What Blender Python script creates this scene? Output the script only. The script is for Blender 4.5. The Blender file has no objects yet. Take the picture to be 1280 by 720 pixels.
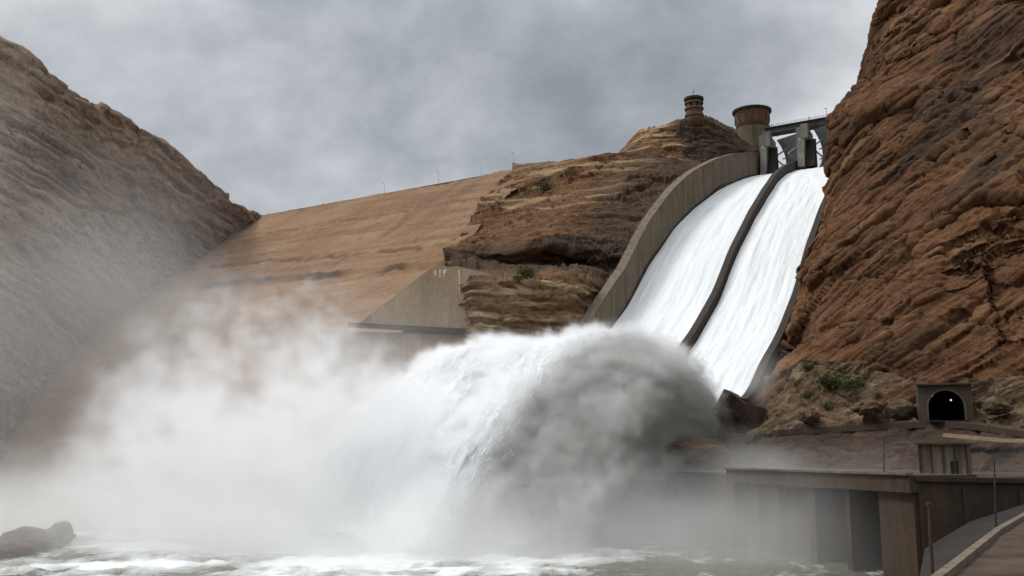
import bpy, bmesh, math, random
import numpy as np
from mathutils import Vector, Matrix

random.seed(4)
C = bpy.context.scene.collection
scene = bpy.context.scene
R = math.radians

# ------------------------------------------------------------------ camera
F, HOR, CH = 1200.0, 565.0, 15.0            # focal length in photo pixels, horizon row, eye height
TH = math.atan((HOR - 360) / F)
cth, sth = math.cos(TH), math.sin(TH)
cd = bpy.data.cameras.new('camera'); cam = bpy.data.objects.new('camera', cd); C.objects.link(cam)
cd.sensor_width = 36; cd.lens = 36 * F / 1280; cd.clip_start = 0.5; cd.clip_end = 20000
cam.location = (0, 0, CH); cam.rotation_euler = (R(90) + TH, 0, 0)
scene.camera = cam


def at(px, py, Y):
    """world point seen at photo pixel (px, py) at the ground distance Y"""
    u = (px - 640) / F; v = (360 - py) / F
    r = Vector((u, cth - sth * v, sth + cth * v))
    return Vector((0, 0, CH)) + r * (Y / r.y)


# ------------------------------------------------------------------ noise
rng = np.random.RandomState(11)
PERM = np.concatenate([rng.permutation(256)] * 3)
GR = rng.normal(size=(256, 3)); GR /= np.linalg.norm(GR, axis=1)[:, None]


def perlin(P):
    P = np.asarray(P, float); I = np.floor(P).astype(int); f = P - I; I &= 255
    w = f * f * f * (f * (f * 6 - 15) + 10); out = 0
    for dx in (0, 1):
        for dy in (0, 1):
            for dz in (0, 1):
                h = PERM[PERM[PERM[I[:, 0] + dx] + I[:, 1] + dy] + I[:, 2] + dz]
                g = GR[h]
                d = (g * (f - (dx, dy, dz))).sum(1)
                out = out + d * (w[:, 0] if dx else 1 - w[:, 0]) * (w[:, 1] if dy else 1 - w[:, 1]) * (w[:, 2] if dz else 1 - w[:, 2])
    return out * 1.6


def fbm(P, o=5, gain=.5):
    s = 0; a = 1.0; P = np.asarray(P, float)
    for k in range(o):
        s = s + a * perlin(P + 17.3 * k); P = P * 2.03; a *= gain
    return s


def ridged(P, o=4, gain=.5):
    s = 0; a = 1.0; P = np.asarray(P, float)
    for k in range(o):
        s = s + a * (1 - 2 * np.abs(perlin(P + 9.1 * k))); P = P * 2.07; a *= gain
    return s


def sstep(e0, e1, x):
    t = np.clip((x - e0) / (e1 - e0), 0, 1); return t * t * (3 - 2 * t)


# ------------------------------------------------------------------ object helpers
def tag(o, label=None, cat=None, group=None, kind=None):
    for k, v in (('label', label), ('category', cat), ('group', group), ('kind', kind)):
        if v: o[k] = v
    return o


def thing(name, label, cat, loc=(0, 0, 0), rz=0, group=None):
    o = bpy.data.objects.new(name, None); C.objects.link(o); o.empty_display_size = 1
    o.location = loc; o.rotation_euler = (0, 0, rz)
    return tag(o, label, cat, group)


def link_mesh(name, me, mat, parent=None, smooth=False):
    o = bpy.data.objects.new(name, me); C.objects.link(o)
    if mat: me.materials.append(mat)
    if smooth:
        me.polygons.foreach_set('use_smooth', [True] * len(me.polygons))
    if parent: o.parent = parent
    return o


def obj(name, bm, mat, parent=None, smooth=False, world=False):
    """one mesh object; world=True: the bmesh is in world space and the parent sits at its own location"""
    bmesh.ops.recalc_face_normals(bm, faces=bm.faces)
    if world and parent:
        m = Matrix.Identity(4); q = parent
        while q: m = q.matrix_basis @ m; q = q.parent
        bm.transform(m.inverted())
    me = bpy.data.meshes.new(name); bm.to_mesh(me); bm.free()
    return link_mesh(name, me, mat, parent, smooth)


def box(bm, c, s, rz=0, taper=None, bev=0):
    r = bmesh.ops.create_cube(bm, size=1)
    vs = r['verts']
    for v in vs:
        k = (taper if taper and v.co.z > 0 else 1)
        v.co = Vector((v.co.x * s[0] * k, v.co.y * s[1] * k, v.co.z * s[2]))
    if bev:
        es = list({e for v in vs for e in v.link_edges})
        rb = bmesh.ops.bevel(bm, geom=es, offset=bev, segments=2, affect='EDGES', profile=.5)
        vs = list({v for f in rb['faces'] for v in f.verts} | {v for v in vs if v.is_valid})
    m = Matrix.Translation(c) @ Matrix.Rotation(rz, 4, 'Z')
    bmesh.ops.transform(bm, matrix=m, verts=vs)


def tube(bm, p, q, r0, r1=None, n=8):
    p, q = Vector(p), Vector(q); d = q - p
    rot = d.to_track_quat('Z', 'Y').to_matrix().to_4x4()
    bmesh.ops.create_cone(bm, cap_ends=True, segments=n, radius1=r0, radius2=r0 if r1 is None else r1, depth=d.length,
                          matrix=Matrix.Translation((p + q) / 2) @ rot)


def lathe(bm, prof, n=32, c=(0, 0, 0)):
    rings = []
    for r, z in prof:
        rings.append([bm.verts.new((c[0] + r * math.cos(2 * math.pi * k / n), c[1] + r * math.sin(2 * math.pi * k / n), c[2] + z)) for k in range(n)])
    for a, b in zip(rings, rings[1:]):
        for k in range(n):
            bm.faces.new((a[k], a[(k + 1) % n], b[(k + 1) % n], b[k]))
    for rg in (rings[0], rings[-1]):
        if prof[rings.index(rg)][0] > 1e-3: bm.faces.new(rg)


def prism(bm, pts, off):
    """closed polygon of world points pushed along the vector off"""
    off = Vector(off)
    a = [bm.verts.new(p) for p in pts]; b = [bm.verts.new(Vector(p) + off) for p in pts]
    bm.faces.new(a); bm.faces.new(b[::-1])
    n = len(a)
    for k in range(n):
        bm.faces.new((a[k], a[(k + 1) % n], b[(k + 1) % n], b[k]))


def resample(pts, n):
    pts = np.asarray(pts, float)
    d = np.r_[0, np.cumsum(np.linalg.norm(np.diff(pts, axis=0), axis=1))]
    t = np.linspace(0, d[-1], n)
    return np.stack([np.interp(t, d, pts[:, k]) for k in range(3)], 1)


def smooth1(G, it, axis):
    for _ in range(it):
        H = G.copy()
        if axis == 0: H[1:-1] = (G[:-2] + 2 * G[1:-1] + G[2:]) / 4
        else: H[:, 1:-1] = (G[:, :-2] + 2 * G[:, 1:-1] + G[:, 2:]) / 4
        G = H
    return G


def loft(rows, nu, nv, sm=6, vpos=None):
    """rows of 3D points from top to bottom -> (nv, nu, 3) grid"""
    A = np.stack([resample([tuple(p) for p in r], nu) for r in rows])
    k = np.arange(len(rows)) if vpos is None else np.asarray(vpos, float)
    t = np.linspace(k[0], k[-1], nv)
    G = np.empty((nv, nu, 3))
    for i in range(nu):
        for c in range(3):
            G[:, i, c] = np.interp(t, k, A[:, i, c])
    return smooth1(smooth1(G, sm, 0), sm, 1)


def grid_normals(G, toward):
    du = np.gradient(G, axis=1); dv = np.gradient(G, axis=0)
    N = np.cross(du, dv); N /= np.linalg.norm(N, axis=2)[:, :, None] + 1e-9
    s = np.sign(((np.asarray(toward) - G) * N).sum(2).mean())
    return N * s


def grid_object(name, G, mat, attrs=None, parent=None, smooth=True, hole=None):
    nv, nu, _ = G.shape
    me = bpy.data.meshes.new(name)
    i = np.arange(nv * nu).reshape(nv, nu)
    fc = np.stack([i[:-1, :-1], i[:-1, 1:], i[1:, 1:], i[1:, :-1]], -1).reshape(-1, 4)
    if hole is not None: fc = fc[~hole.reshape(-1)[fc].any(1)]
    me.vertices.add(nv * nu); me.vertices.foreach_set('co', G.reshape(-1).astype(np.float32))
    me.loops.add(fc.size); me.loops.foreach_set('vertex_index', fc.reshape(-1).astype(np.int32))
    me.polygons.add(len(fc)); me.polygons.foreach_set('loop_start', (np.arange(len(fc)) * 4).astype(np.int32))
    me.update(calc_edges=True)
    for k, v in (attrs or {}).items():
        a = me.attributes.new(k, 'FLOAT', 'POINT'); a.data.foreach_set('value', np.asarray(v, np.float32).reshape(-1))
    me.validate()
    return link_mesh(name, me, mat, parent, smooth)


# ------------------------------------------------------------------ materials
class NT:
    def __init__(s, name):
        s.m = bpy.data.materials.new(name); s.m.use_nodes = True; s.t = s.m.node_tree
        s.b = s.t.nodes['Principled BSDF']; s.b.inputs['Roughness'].default_value = .9
        s.b.inputs['Specular IOR Level'].default_value = .25
    def n(s, typ, **kw):
        x = s.t.nodes.new(typ)
        for k, v in kw.items(): setattr(x, k, v)
        return x
    def l(s, a, b): s.t.links.new(a, b)
    def pos(s):
        return s.n('ShaderNodeNewGeometry').outputs['Position']
    def mapping(s, vec, rot=(0, 0, 0), sc=(1, 1, 1)):
        a = s.n('ShaderNodeMapping'); a.inputs['Rotation'].default_value = rot; a.inputs['Scale'].default_value = (1, 1, 1)
        s.l(vec, a.inputs['Vector'])
        b = s.n('ShaderNodeMapping'); b.inputs['Scale'].default_value = sc; s.l(a.outputs[0], b.inputs['Vector'])
        return b.outputs[0]
    def noise(s, vec, scale, detail=6, rough=.6, dist=0):
        a = s.n('ShaderNodeTexNoise'); a.inputs['Scale'].default_value = scale; a.inputs['Detail'].default_value = detail
        a.inputs['Roughness'].default_value = rough; a.inputs['Distortion'].default_value = dist
        s.l(vec, a.inputs['Vector']); return a.outputs['Fac']
    def ramp(s, fac, stops):
        a = s.n('ShaderNodeValToRGB'); e = a.color_ramp.elements
        while len(e) < len(stops): e.new(.5)
        for x, (p, c) in zip(e, stops):
            x.position = p; x.color = (*c, 1) if not np.isscalar(c) else (c, c, c, 1)
        s.l(fac, a.inputs[0]); return a.outputs[0]
    def mix(s, fac, a, b, blend='MIX'):
        x = s.n('ShaderNodeMix', data_type='RGBA', blend_type=blend)
        for v, k in ((fac, 0), (a, 6), (b, 7)):
            if hasattr(v, 'is_linked'): s.l(v, x.inputs[k])
            elif k == 0: x.inputs[0].default_value = v
            else: x.inputs[k].default_value = (*v, 1)
        return x.outputs[2]
    def attr(s, name):
        return s.n('ShaderNodeAttribute', attribute_name=name).outputs['Fac']
    def bump(s, h, strength, dist, prev=None):
        a = s.n('ShaderNodeBump'); a.inputs['Strength'].default_value = strength; a.inputs['Distance'].default_value = dist
        s.l(h, a.inputs['Height'])
        if prev: s.l(prev, a.inputs['Normal'])
        return a.outputs[0]
    def done(s, col=None, nrm=None, rough=None):
        if col is not None: s.l(col, s.b.inputs['Base Color'])
        if nrm is not None: s.l(nrm, s.b.inputs['Normal'])
        if rough is not None: s.l(rough, s.b.inputs['Roughness'])
        return s.m


def n_to_rot(n):
    """Euler angles that turn world space so that n becomes Z"""
    return Vector(n).normalized().rotation_difference(Vector((0, 0, 1))).to_euler()


def rock_mat(name, n, cols, dark, light, stain_shade=(0.030, 0.023, 0.017), scale=1.0, green=None):
    t = NT(name); p = t.pos(); r = n_to_rot(n)
    lay = t.mapping(p, r, (.02, .02, .32 * scale))
    f1 = t.noise(lay, 1.0, 8, .65, .35)
    c = t.ramp(f1, [(.28, dark), (.42, cols[0]), (.52, cols[1]), (.62, cols[0]), (.74, light)])
    f2 = t.noise(p, .045, 5, .6)
    c = t.mix(t.ramp(f2, [(.40, 0.), (.62, 1.)]), c, t.mix(f1, cols[2], cols[1]))
    lay2 = t.mapping(p, r, (.22, .22, 1.0 * scale))
    f3 = t.noise(lay2, 1.0, 8, .7, .5)
    c = t.mix(.75, c, t.ramp(f3, [(.30, .30), (.46, .95), (.7, 1.45)]), 'MULTIPLY')
    f4 = t.noise(p, .55, 8, .72)
    c = t.mix(.8, c, t.ramp(f4, [(.32, .45), (.5, .95), (.68, 1.4)]), 'MULTIPLY')
    f5 = t.noise(p, 2.6, 5, .75)
    c = t.mix(.7, c, t.ramp(f5, [(.32, .5), (.5, 1.), (.66, 1.35)]), 'MULTIPLY')
    if green:
        g = t.noise(p, .09, 6, .65)
        c = t.mix(t.ramp(g, [(.60, 0.), (.68, .7)]), c, green)
    c = t.mix(t.attr('stain_shade'), c, stain_shade)
    c = t.mix(t.attr('pale'), c, light)
    b = t.bump(f3, .7, .9); b = t.bump(f4, .8, .6, b); b = t.bump(t.noise(p, 2.2, 6, .7), .6, .25, b)
    return t.done(c, b)


def concrete_mat(name, base, dirt, sc=1.0, streak=True):
    t = NT(name); p = t.pos()
    f = t.noise(p, .18 * sc, 8, .65)
    c = t.mix(t.ramp(f, [(.35, 0.), (.65, 1.)]), base, tuple(x * .72 for x in base))
    if streak:
        s = t.noise(t.mapping(p, (0, 0, 0), (.7 * sc, .7 * sc, .035 * sc)), 1, 7, .7)
        c = t.mix(t.ramp(s, [(.46, 0.), (.64, .85)]), c, dirt)
    f2 = t.noise(p, 1.6 * sc, 6, .7)
    c = t.mix(.6, c, t.ramp(f2, [(.3, .6), (.7, 1.25)]), 'MULTIPLY')
    return t.done(c, t.bump(f2, .4, .12))


def plain_mat(name, col, rough=.8, metal=0, var=.35, sc=1.5):
    t = NT(name); p = t.pos(); f = t.noise(p, sc, 6, .65)
    c = t.mix(t.ramp(f, [(.3, 0.), (.7, 1.)]), tuple(x * (1 - var) for x in col), tuple(min(1, x * (1 + var)) for x in col))
    t.b.inputs['Roughness'].default_value = rough; t.b.inputs['Metallic'].default_value = metal
    return t.done(c, t.bump(f, .2, .05))


N_RIGHT = (-.36, .575, .735)
N_LEFT = (.085, .17, .98)
N_MID = (.10, .12, .98)
M = {}
M['cliff'] = rock_mat('red_cliff_rock', N_RIGHT, [(.158, .070, .028), (.082, .036, .017), (.250, .118, .046)], (.024, .012, .009), (.33, .19, .098), scale=1.0)
M['hill'] = rock_mat('grey_hill_rock', N_LEFT, [(.270, .190, .130), (.170, .118, .080), (.35, .250, .165)], (.060, .044, .033), (.50, .37, .25), scale=.45)
M['mid'] = rock_mat('brown_bedded_rock', N_MID, [(.185, .090, .035), (.100, .048, .021), (.245, .128, .053)], (.026, .016, .010), (.47, .33, .185), scale=1.3, green=(.075, .075, .025))
M['rubble'] = rock_mat('tan_rubble_rock', N_RIGHT, [(.18, .118, .064), (.125, .076, .042), (.225, .155, .088)], (.038, .026, .016), (.36, .28, .18), scale=1.6, green=(.05, .055, .018))
M['bankrock'] = rock_mat('brown_bank_rock', N_MID, [(.145, .088, .055), (.100, .062, .040), (.185, .122, .080)], (.032, .022, .016), (.26, .19, .125), scale=1.3)
M['concrete'] = concrete_mat('weathered_concrete', (.19, .15, .108), (.085, .064, .045))
M['wallcon'] = concrete_mat('stained_wall_concrete', (.20, .158, .108), (.105, .078, .052))
M['palecon'] = concrete_mat('pale_tan_concrete', (.36, .275, .185), (.25, .18, .115), .6)
M['portalcon'] = concrete_mat('grey_brown_portal_concrete', (.105, .080, .058), (.055, .041, .03))
M['darkcon'] = concrete_mat('dark_wet_concrete', (.058, .043, .033), (.032, .024, .019))
M['powercon'] = concrete_mat('brown_stained_concrete', (.078, .052, .035), (.040, .028, .020))
M['greycon'] = concrete_mat('light_grey_concrete', (.26, .245, .215), (.13, .115, .095))
M['dark'] = plain_mat('dark_recess_shade', (.012, .010, .009))
M['steel'] = plain_mat('dark_steel', (.045, .043, .042), .55, .3)
M['gate'] = plain_mat('grey_painted_gate', (.30, .31, .31), .55)
M['brick'] = plain_mat('brown_tower_masonry', (.15, .088, .058), .9, 0, .3, .8)
M['rust'] = plain_mat('rust_brown_metal', (.065, .038, .027), .8)
M['asphalt'] = plain_mat('grey_wet_paving', (.024, .019, .015), .6, 0, .3, .4)
M['white'] = plain_mat('pale_limewash', (.55, .46, .36), .8)
M['soil'] = plain_mat('brown_bank_soil', (.062, .040, .027), .95, 0, .6, .32)


def emb_mat():
    t = NT('embankment_fill'); p = t.pos()
    f = t.noise(p, .035, 6, .6); g = t.noise(p, .9, 8, .75)
    c = t.ramp(f, [(.3, (.215, .120, .062)), (.5, (.255, .150, .080)), (.7, (.30, .190, .112))])
    s = t.noise(t.mapping(p, (0, 0, 0), (.012, .012, .22)), 1, 6, .6, .2)
    c = t.mix(t.ramp(s, [(.42, 0.), (.62, .8)]), c, (.175, .098, .056))
    c = t.mix(.8, c, t.ramp(g, [(.3, .55), (.5, 1.), (.68, 1.3)]), 'MULTIPLY')
    c = t.mix(t.attr('stain_shade'), c, (.045, .030, .020))
    return t.done(c, t.bump(g, .7, .7))
M['emb'] = emb_mat()


def chute_water_mat():
    t = NT('rushing_white_water')
    u = t.n('ShaderNodeCombineXYZ'); t.l(t.attr('along'), u.inputs[0]); t.l(t.attr('across'), u.inputs[1])
    f = t.noise(t.mapping(u.outputs[0], (0, 0, 0), (.022, .45, 1)), 1, 7, .65, .3)
    g = t.noise(t.mapping(u.outputs[0], (0, 0, 0), (.16, .9, 1)), 1, 6, .7)
    c = t.ramp(f, [(.30, (.58, .62, .64)), (.46, (.72, .74, .745)), (.66, (.79, .80, .80))])
    c = t.mix(.5, c, t.ramp(g, [(.3, .92), (.6, 1.)]), 'MULTIPLY')
    t.b.inputs['Roughness'].default_value = .55
    return t.done(c, t.bump(g, .3, .4))
M['chute_water'] = chute_water_mat()


def foam_mat():
    t = NT('jet_foam'); p = t.pos()
    f = t.noise(p, .25, 8, .7, .4)
    c = t.ramp(f, [(.3, (.86, .875, .88)), (.6, (.93, .935, .935))])
    t.b.inputs['Roughness'].default_value = .7
    b = t.bump(f, .6, .6)
    t.l(b, t.b.inputs['Normal']); t.l(c, t.b.inputs['Base Color'])
    tr = t.n('ShaderNodeBsdfTranslucent'); tr.inputs['Color'].default_value = (.9, .92, .93, 1)
    mx = t.n('ShaderNodeMixShader'); mx.inputs[0].default_value = .35
    out = t.t.nodes['Material Output']
    t.l(t.b.outputs[0], mx.inputs[1]); t.l(tr.outputs[0], mx.inputs[2]); t.l(mx.outputs[0], out.inputs['Surface'])
    return t.m
M['foam'] = foam_mat()


def river_mat():
    t = NT('churned_river_water'); p = t.pos()
    f = t.noise(t.mapping(p, (0, 0, .35), (.16, .10, .2)), 1, 9, .68, .8)
    fo = t.attr('foam')
    a = t.n('ShaderNodeMath', operation='ADD'); t.l(f, a.inputs[0]); t.l(fo, a.inputs[1])
    k = t.ramp(a.outputs[0], [(.50, 0.), (.60, .35), (.78, 1.)])
    g = t.noise(p, .05, 4, .6)
    base = t.mix(g, (.105, .105, .075), (.16, .155, .115))
    c = t.mix(k, base, (.80, .82, .81))
    rg = t.ramp(k, [(0., .16), (1., .75)])
    h = t.noise(t.mapping(p, (0, 0, .3), (.6, .35, .6)), 1, 8, .65, .4)
    t.b.inputs['Specular IOR Level'].default_value = .5
    return t.done(c, t.bump(h, .8, .5), rg)
M['river'] = river_mat()

# ------------------------------------------------------------------ spillway frame
ANG = R(28)
AX = np.array([math.sin(ANG), math.cos(ANG)])         # up the chute
LT = np.array([math.cos(ANG), -math.sin(ANG)])        # to its right, seen from the river
P0 = np.array([40.0, 300.0])
W, TC = 22.5, 2.4
SP = np.array([-70, -62, -54, -45, -25, -3, 18, 45, 70, 100, 130, 160, 186, 215.])
ZP = np.array([26.4, 26, 29.5, 36, 46.5, 60, 77, 95, 109, 123, 134.5, 144.5, 151, 152.])
_ss = np.linspace(-70, 215, 571); _zz = np.interp(_ss, SP, ZP)
for _ in range(60): _zz[1:-1] = (_zz[:-2] + 2 * _zz[1:-1] + _zz[2:]) / 4
def zf(s): return np.interp(s, _ss, _zz)              # water surface height along the chute
def kf(s): return 1 - .2 * sstep(60, 170, s)          # the chutes narrow towards the gates
def omap(s, o):
    """the chutes swell in mid course: lateral position of the line o at the distance s"""
    b = sstep(-62, -30, s) * (1 - sstep(30, 120, s))
    return (o + b * np.interp(o, [-4, 0, W, W + TC, 2 * W + TC, 2 * W + TC + 4], [-2.6, -2.6, 2.0, 2.0, 1.2, 1.2])) * kf(s)
def sp(s, o, z=0.0):
    o = float(omap(s, o)); q = P0 + s * AX + o * LT
    return (q[0], q[1], z)

# ------------------------------------------------------------------ terrain
TUN = at(1183, 526, 181); TROT = R(-20)                  # tunnel mouth: floor centre and heading


def clear_mouth(G):
    """keep rubble off the roadway in front of the tunnel"""
    d = G - np.array(TUN); x = d[..., 0] * math.cos(TROT) + d[..., 1] * math.sin(TROT); y = -d[..., 0] * math.sin(TROT) + d[..., 1] * math.cos(TROT)
    w = (1 - sstep(3.4, 6.5, np.abs(x))) * sstep(-16, -12, y) * (1 - sstep(2, 4, y))
    G[..., 2] = np.where(w > 0, G[..., 2] * (1 - w) + np.minimum(G[..., 2], TUN.z - .25) * w, G[..., 2])
    return G


def in_tunnel(G, m=.3):
    d = G - np.array(TUN); x = d[..., 0] * math.cos(TROT) + d[..., 1] * math.sin(TROT); y = -d[..., 0] * math.sin(TROT) + d[..., 1] * math.cos(TROT)
    return (np.abs(x) < 3.2 + m) & (y > -3) & (y < 30) & (d[..., 2] > -1) & (d[..., 2] < 5.8 + m)


def rows_at(rows): return [[at(*p) for p in r] for r in rows]


def facets(P, sd):
    """angular broken blocks: every cell of a jittered lattice is a tilted plane"""
    P = np.asarray(P, np.float32); I = np.floor(P).astype(np.int32); best = np.full(len(P), 9.0, np.float32); sec = best.copy(); val = np.zeros(len(P), np.float32)
    tab = np.random.RandomState(sd).rand(256, 7).astype(np.float32)
    for dx in (-1, 0, 1):
        for dy in (-1, 0, 1):
            for dz in (-1, 0, 1):
                h = PERM[PERM[PERM[(I[:, 0] + dx) & 255] + ((I[:, 1] + dy) & 255)] + ((I[:, 2] + dz) & 255)]
                t = tab[h]; d = P - I - (dx, dy, dz) - t[:, :3]; r = (d * d).sum(1)
                m = r < best
                sec = np.where(m, best, np.minimum(sec, r)); best = np.where(m, r, best)
                val = np.where(m, (d * (t[:, 3:6] - .5)).sum(1) * 1.6 + t[:, 6] * .8 - .4, val)
    return val, np.sqrt(sec) - np.sqrt(best)


def displace(G, toward, nstr, amp, ledge, seed=0.0, scale=1.0, period=5.0, mask=None, blocks=1.0, joints=.55, flat=(.55, 1.15), groove=0.0):
    """fractured bedded rock: slabs drawn out along the bedding, stepped ledges, cross joints and fine roughness"""
    sh = G.shape; P = G.reshape(-1, 3); N = grid_normals(G, toward).reshape(-1, 3)
    RM = np.array(Vector(nstr).normalized().rotation_difference(Vector((0, 0, 1))).to_matrix())
    B = P @ RM.T + seed                                     # z now runs across the beds
    q = B[:, 2]
    warp = fbm(P * .016 * scale + seed, 3) * 5 + fbm(P * .06 * scale + seed, 3) * 1.5 + fbm(P * .2 * scale + seed, 2) * .4

    def steps(per, k):
        c = (q + warp * min(1, per / 4)) / per; cell = np.floor(c); fr = c - cell
        loc = perlin(np.stack([B[:, 0] * .035 * scale, B[:, 1] * .035 * scale, cell * 7.3 + k], -1))   # each bed breaks off where it likes
        return sstep(-.25, .30, loc) * (1.0 - .55 * fr)
    pA, pB, pC = [.22 + .78 * sstep(-.28, .38, fbm(P * .017 * scale + o_, 4)) for o_ in (seed + 60, seed + 90, seed + 130)]

    def grooves(per, k, wd):
        c = (q + warp * min(1, per / 5)) / per; cell = np.round(c); dist = np.abs(c - cell) * per
        loc = perlin(np.stack([B[:, 0] * .03 * scale, B[:, 1] * .03 * scale, cell * 5.1 + k], -1)) + .25 * perlin(np.stack([B[:, 0] * .14 * scale, B[:, 1] * .14 * scale, cell * 3.7 + k], -1))
        return sstep(-.05, .30, loc) * (1 - sstep(wd * .3, wd, dist))
    D = pA * ledge * (steps(period, 1) + .55 * steps(period * .43, 2) + .25 * steps(period * .17, 5))
    S = B * np.array([.022, .022, .075]) * scale
    D = D + amp * (1.1 * fbm(P * .013 * scale + seed, 3) + .28 * ridged(S, 4, .55) + .20 * fbm(B * np.array([.10, .10, .25]) * scale, 4)
                   + .16 * ridged(P * .42 * scale, 3))
    J = np.abs(perlin(B * np.array([.11, .03, .03]) * scale + 40)); D = D - amp * joints * (1 - sstep(0, .10, J))     # cross joints
    if groove: D = D - pB * groove * 1.25 * (grooves(period, 3, 1.1 / scale) + .7 * grooves(period * .41, 8, .7 / scale) + .45 * grooves(period * .19, 12, .45 / scale))
    if blocks:
        Bw = B + (fbm(P * .08 * scale + seed, 2) * 2.5)[:, None]
        for sc, am in ((.055, 1.5), (.15, .65), (.42, .24)):
            v, edge = facets(Bw * np.array([flat[0], flat[0], flat[1]]) * sc * scale + seed, int(seed) + int(sc * 1000))
            D = D + pC * amp * blocks * 1.3 * am * (v - .18 * (1 - sstep(0, .12, edge)))
    if mask is not None: D = D * mask.reshape(-1)
    return (P + N * D[:, None]).reshape(sh)


# far ground sheet, out to the horizon
bm = bmesh.new()
bmesh.ops.create_grid(bm, x_segments=40, y_segments=40, size=9000)
bmesh.ops.translate(bm, vec=(0, 3000, -3.0), verts=bm.verts)
tag(obj('ground', bm, M['soil']), kind='structure')

# left hill: bedded grey-brown rock dropping to the river
top = [(-420, -250, 330), (-150, -45, 372), (0, 50, 400), (90, 108, 430), (200, 172, 470), (262, 216, 505), (300, 253, 532), (328, 268, 560), (350, 290, 640)]
top = [at(*p) for p in top]
bot = [(-190, 60, -3), (-165, 150, -3), (-150, 200, -3), (-145, 240, -3), (-165, 300, -3), (-195, 360, -3), (-225, 420, -3), (-235, 500, -3), (-205, 600, -3)]
T_ = resample([tuple(p) for p in top], 60); B_ = resample(bot, 60)
rows = []
back = T_.copy(); back[:, 0] -= 160; back[:, 1] += 120; back[:, 2] -= 8
rows.append(back)
for t in np.linspace(0, 1, 7):
    z = T_ + (B_ - T_) * t
    z[:, 2] -= 14 * math.sin(math.pi * t)              # concave flank
    rows.append(z)
G = loft(rows, 420, 360, 5, [0, .35, 1, 2, 3, 4, 5, 6])
RM_ = np.array(Vector(N_LEFT).normalized().rotation_difference(Vector((0, 0, 1))).to_matrix())
Pc = G.reshape(-1, 3); Bc = Pc @ RM_.T + (fbm(Pc * .02 + 15, 3) * 7)[:, None]
v1, e1 = facets(Bc * np.array([.016, .020, .045]) + 1.7, 63); v2, e2 = facets(Bc * np.array([.04, .05, .12]) + 6.1, 64)
crk = sstep(-.1, .3, fbm(Pc * .015 + 31, 3))
G = G + grid_normals(G, (0, 0, 60)) * ((1.6 * v1 + 1.0 * v2 - 1.5 * crk * (1 - sstep(0, .07, e1)) - 1.4 * crk * (1 - sstep(0, .08, e2))).reshape(G.shape[:2]))[:, :, None]
G = displace(G, (0, 0, 60), N_LEFT, 1.6, 1.7, 3.0, .75, 11.0, blocks=.9, joints=.25, flat=(.42, 1.0), groove=2.4)
st = sstep(.1, .7, fbm(G.reshape(-1, 3) * .012, 4)) * .35
tag(grid_object('hill', G, M['hill'], {'stain_shade': st, 'pale': np.zeros(G.size // 3)}, smooth=False), kind='structure')

# right cliff: the red rock wall of the gorge, closing the right side of the chute
prof = []
colB = [sp(215, 52, 120), sp(150, 53, 112), sp(80, 55, 82), sp(20, 54, 55), tuple(at(950, 505, 229)), tuple(at(1010, 545, 208)), tuple(at(1090, 535, 196)), tuple(at(1183, 530, 186)), tuple(at(1290, 540, 172)), tuple(at(1500, 560, 150)), tuple(at(2000, 600, 110))]
colM = [sp(215, 54, 160), sp(150, 58, 140), sp(95, 62, 118), sp(40, 58, 92), tuple(at(996, 350, 252)), tuple(at(1075, 330, 232)), tuple(at(1180, 300, 214)), tuple(at(1290, 290, 203)), tuple(at(1420, 270, 190)), tuple(at(1650, 250, 170)), tuple(at(2200, 240, 130))]
colT0 = [sp(215, 70, 176), sp(150, 74, 172), sp(105, 76, 164), sp(70, 72, 150), tuple(at(1031, 160, 275)), tuple(at(1130, 130, 258)), tuple(at(1240, 90, 242)), tuple(at(1360, 60, 228)), tuple(at(1500, 20, 212)), tuple(at(1750, 0, 190)), tuple(at(2350, 0, 150))]
colT = [sp(215, 90, 186), sp(150, 95, 190), sp(110, 96, 190), sp(80, 92, 186), tuple(at(1103, 0, 292)), tuple(at(1190, -60, 285)), tuple(at(1300, -120, 275)), tuple(at(1420, -160, 262)), tuple(at(1580, -200, 245)), tuple(at(1900, -220, 220)), tuple(at(2500, -240, 180))]
colTT = [(p[0] + 35, p[1] + 20, p[2] + 45) for p in colT]
colBack = [(p[0] + 190, p[1] + 90, p[2] + 70) for p in colT]
colFoot = [(p[0] - .5, p[1] - .5, min(p[2] - 14, 4)) for p in colB]
rows = [colBack, colTT, colT, colT0, colM, colB, colFoot]
G = loft(rows, 900, 760, 5, [0, .35, .6, 1.6, 2.7, 4.0, 4.3])
sil = np.ones(G.shape[:2])
RM_ = np.array(Vector(N_RIGHT).normalized().rotation_difference(Vector((0, 0, 1))).to_matrix())
Pc = G.reshape(-1, 3); Bc = Pc @ RM_.T + (fbm(Pc * .03 + 5, 3) * 5)[:, None]
uc = np.repeat(np.linspace(0, 1, G.shape[1])[None], G.shape[0], 0).reshape(-1)
wc = .12 + .88 * sstep(.40, .54, uc)
v1, e1 = facets(Bc * np.array([.020, .026, .060]) + 3.3, 61); v2, e2 = facets(Bc * np.array([.05, .065, .15]) + 8.1, 62)
crk = sstep(-.1, .3, fbm(Pc * .02 + 71, 3))
G = G + grid_normals(G, (0, 100, 40)) * ((wc * (2.6 * v1 + 1.3 * v2 - 1.8 * crk * (1 - sstep(0, .07, e1)) - 1.3 * crk * (1 - sstep(0, .08, e2)))).reshape(G.shape[:2]))[:, :, None]
G = displace(G, (0, 100, 40), N_RIGHT, 1.3, .8, 21.0, 1.15, 8.0, blocks=.62, joints=.35, flat=(.46, 1.0), groove=1.25)
P_ = G.reshape(-1, 3)
RM_ = np.array(Vector(N_RIGHT).normalized().rotation_difference(Vector((0, 0, 1))).to_matrix()); B_c = P_ @ RM_.T
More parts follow.
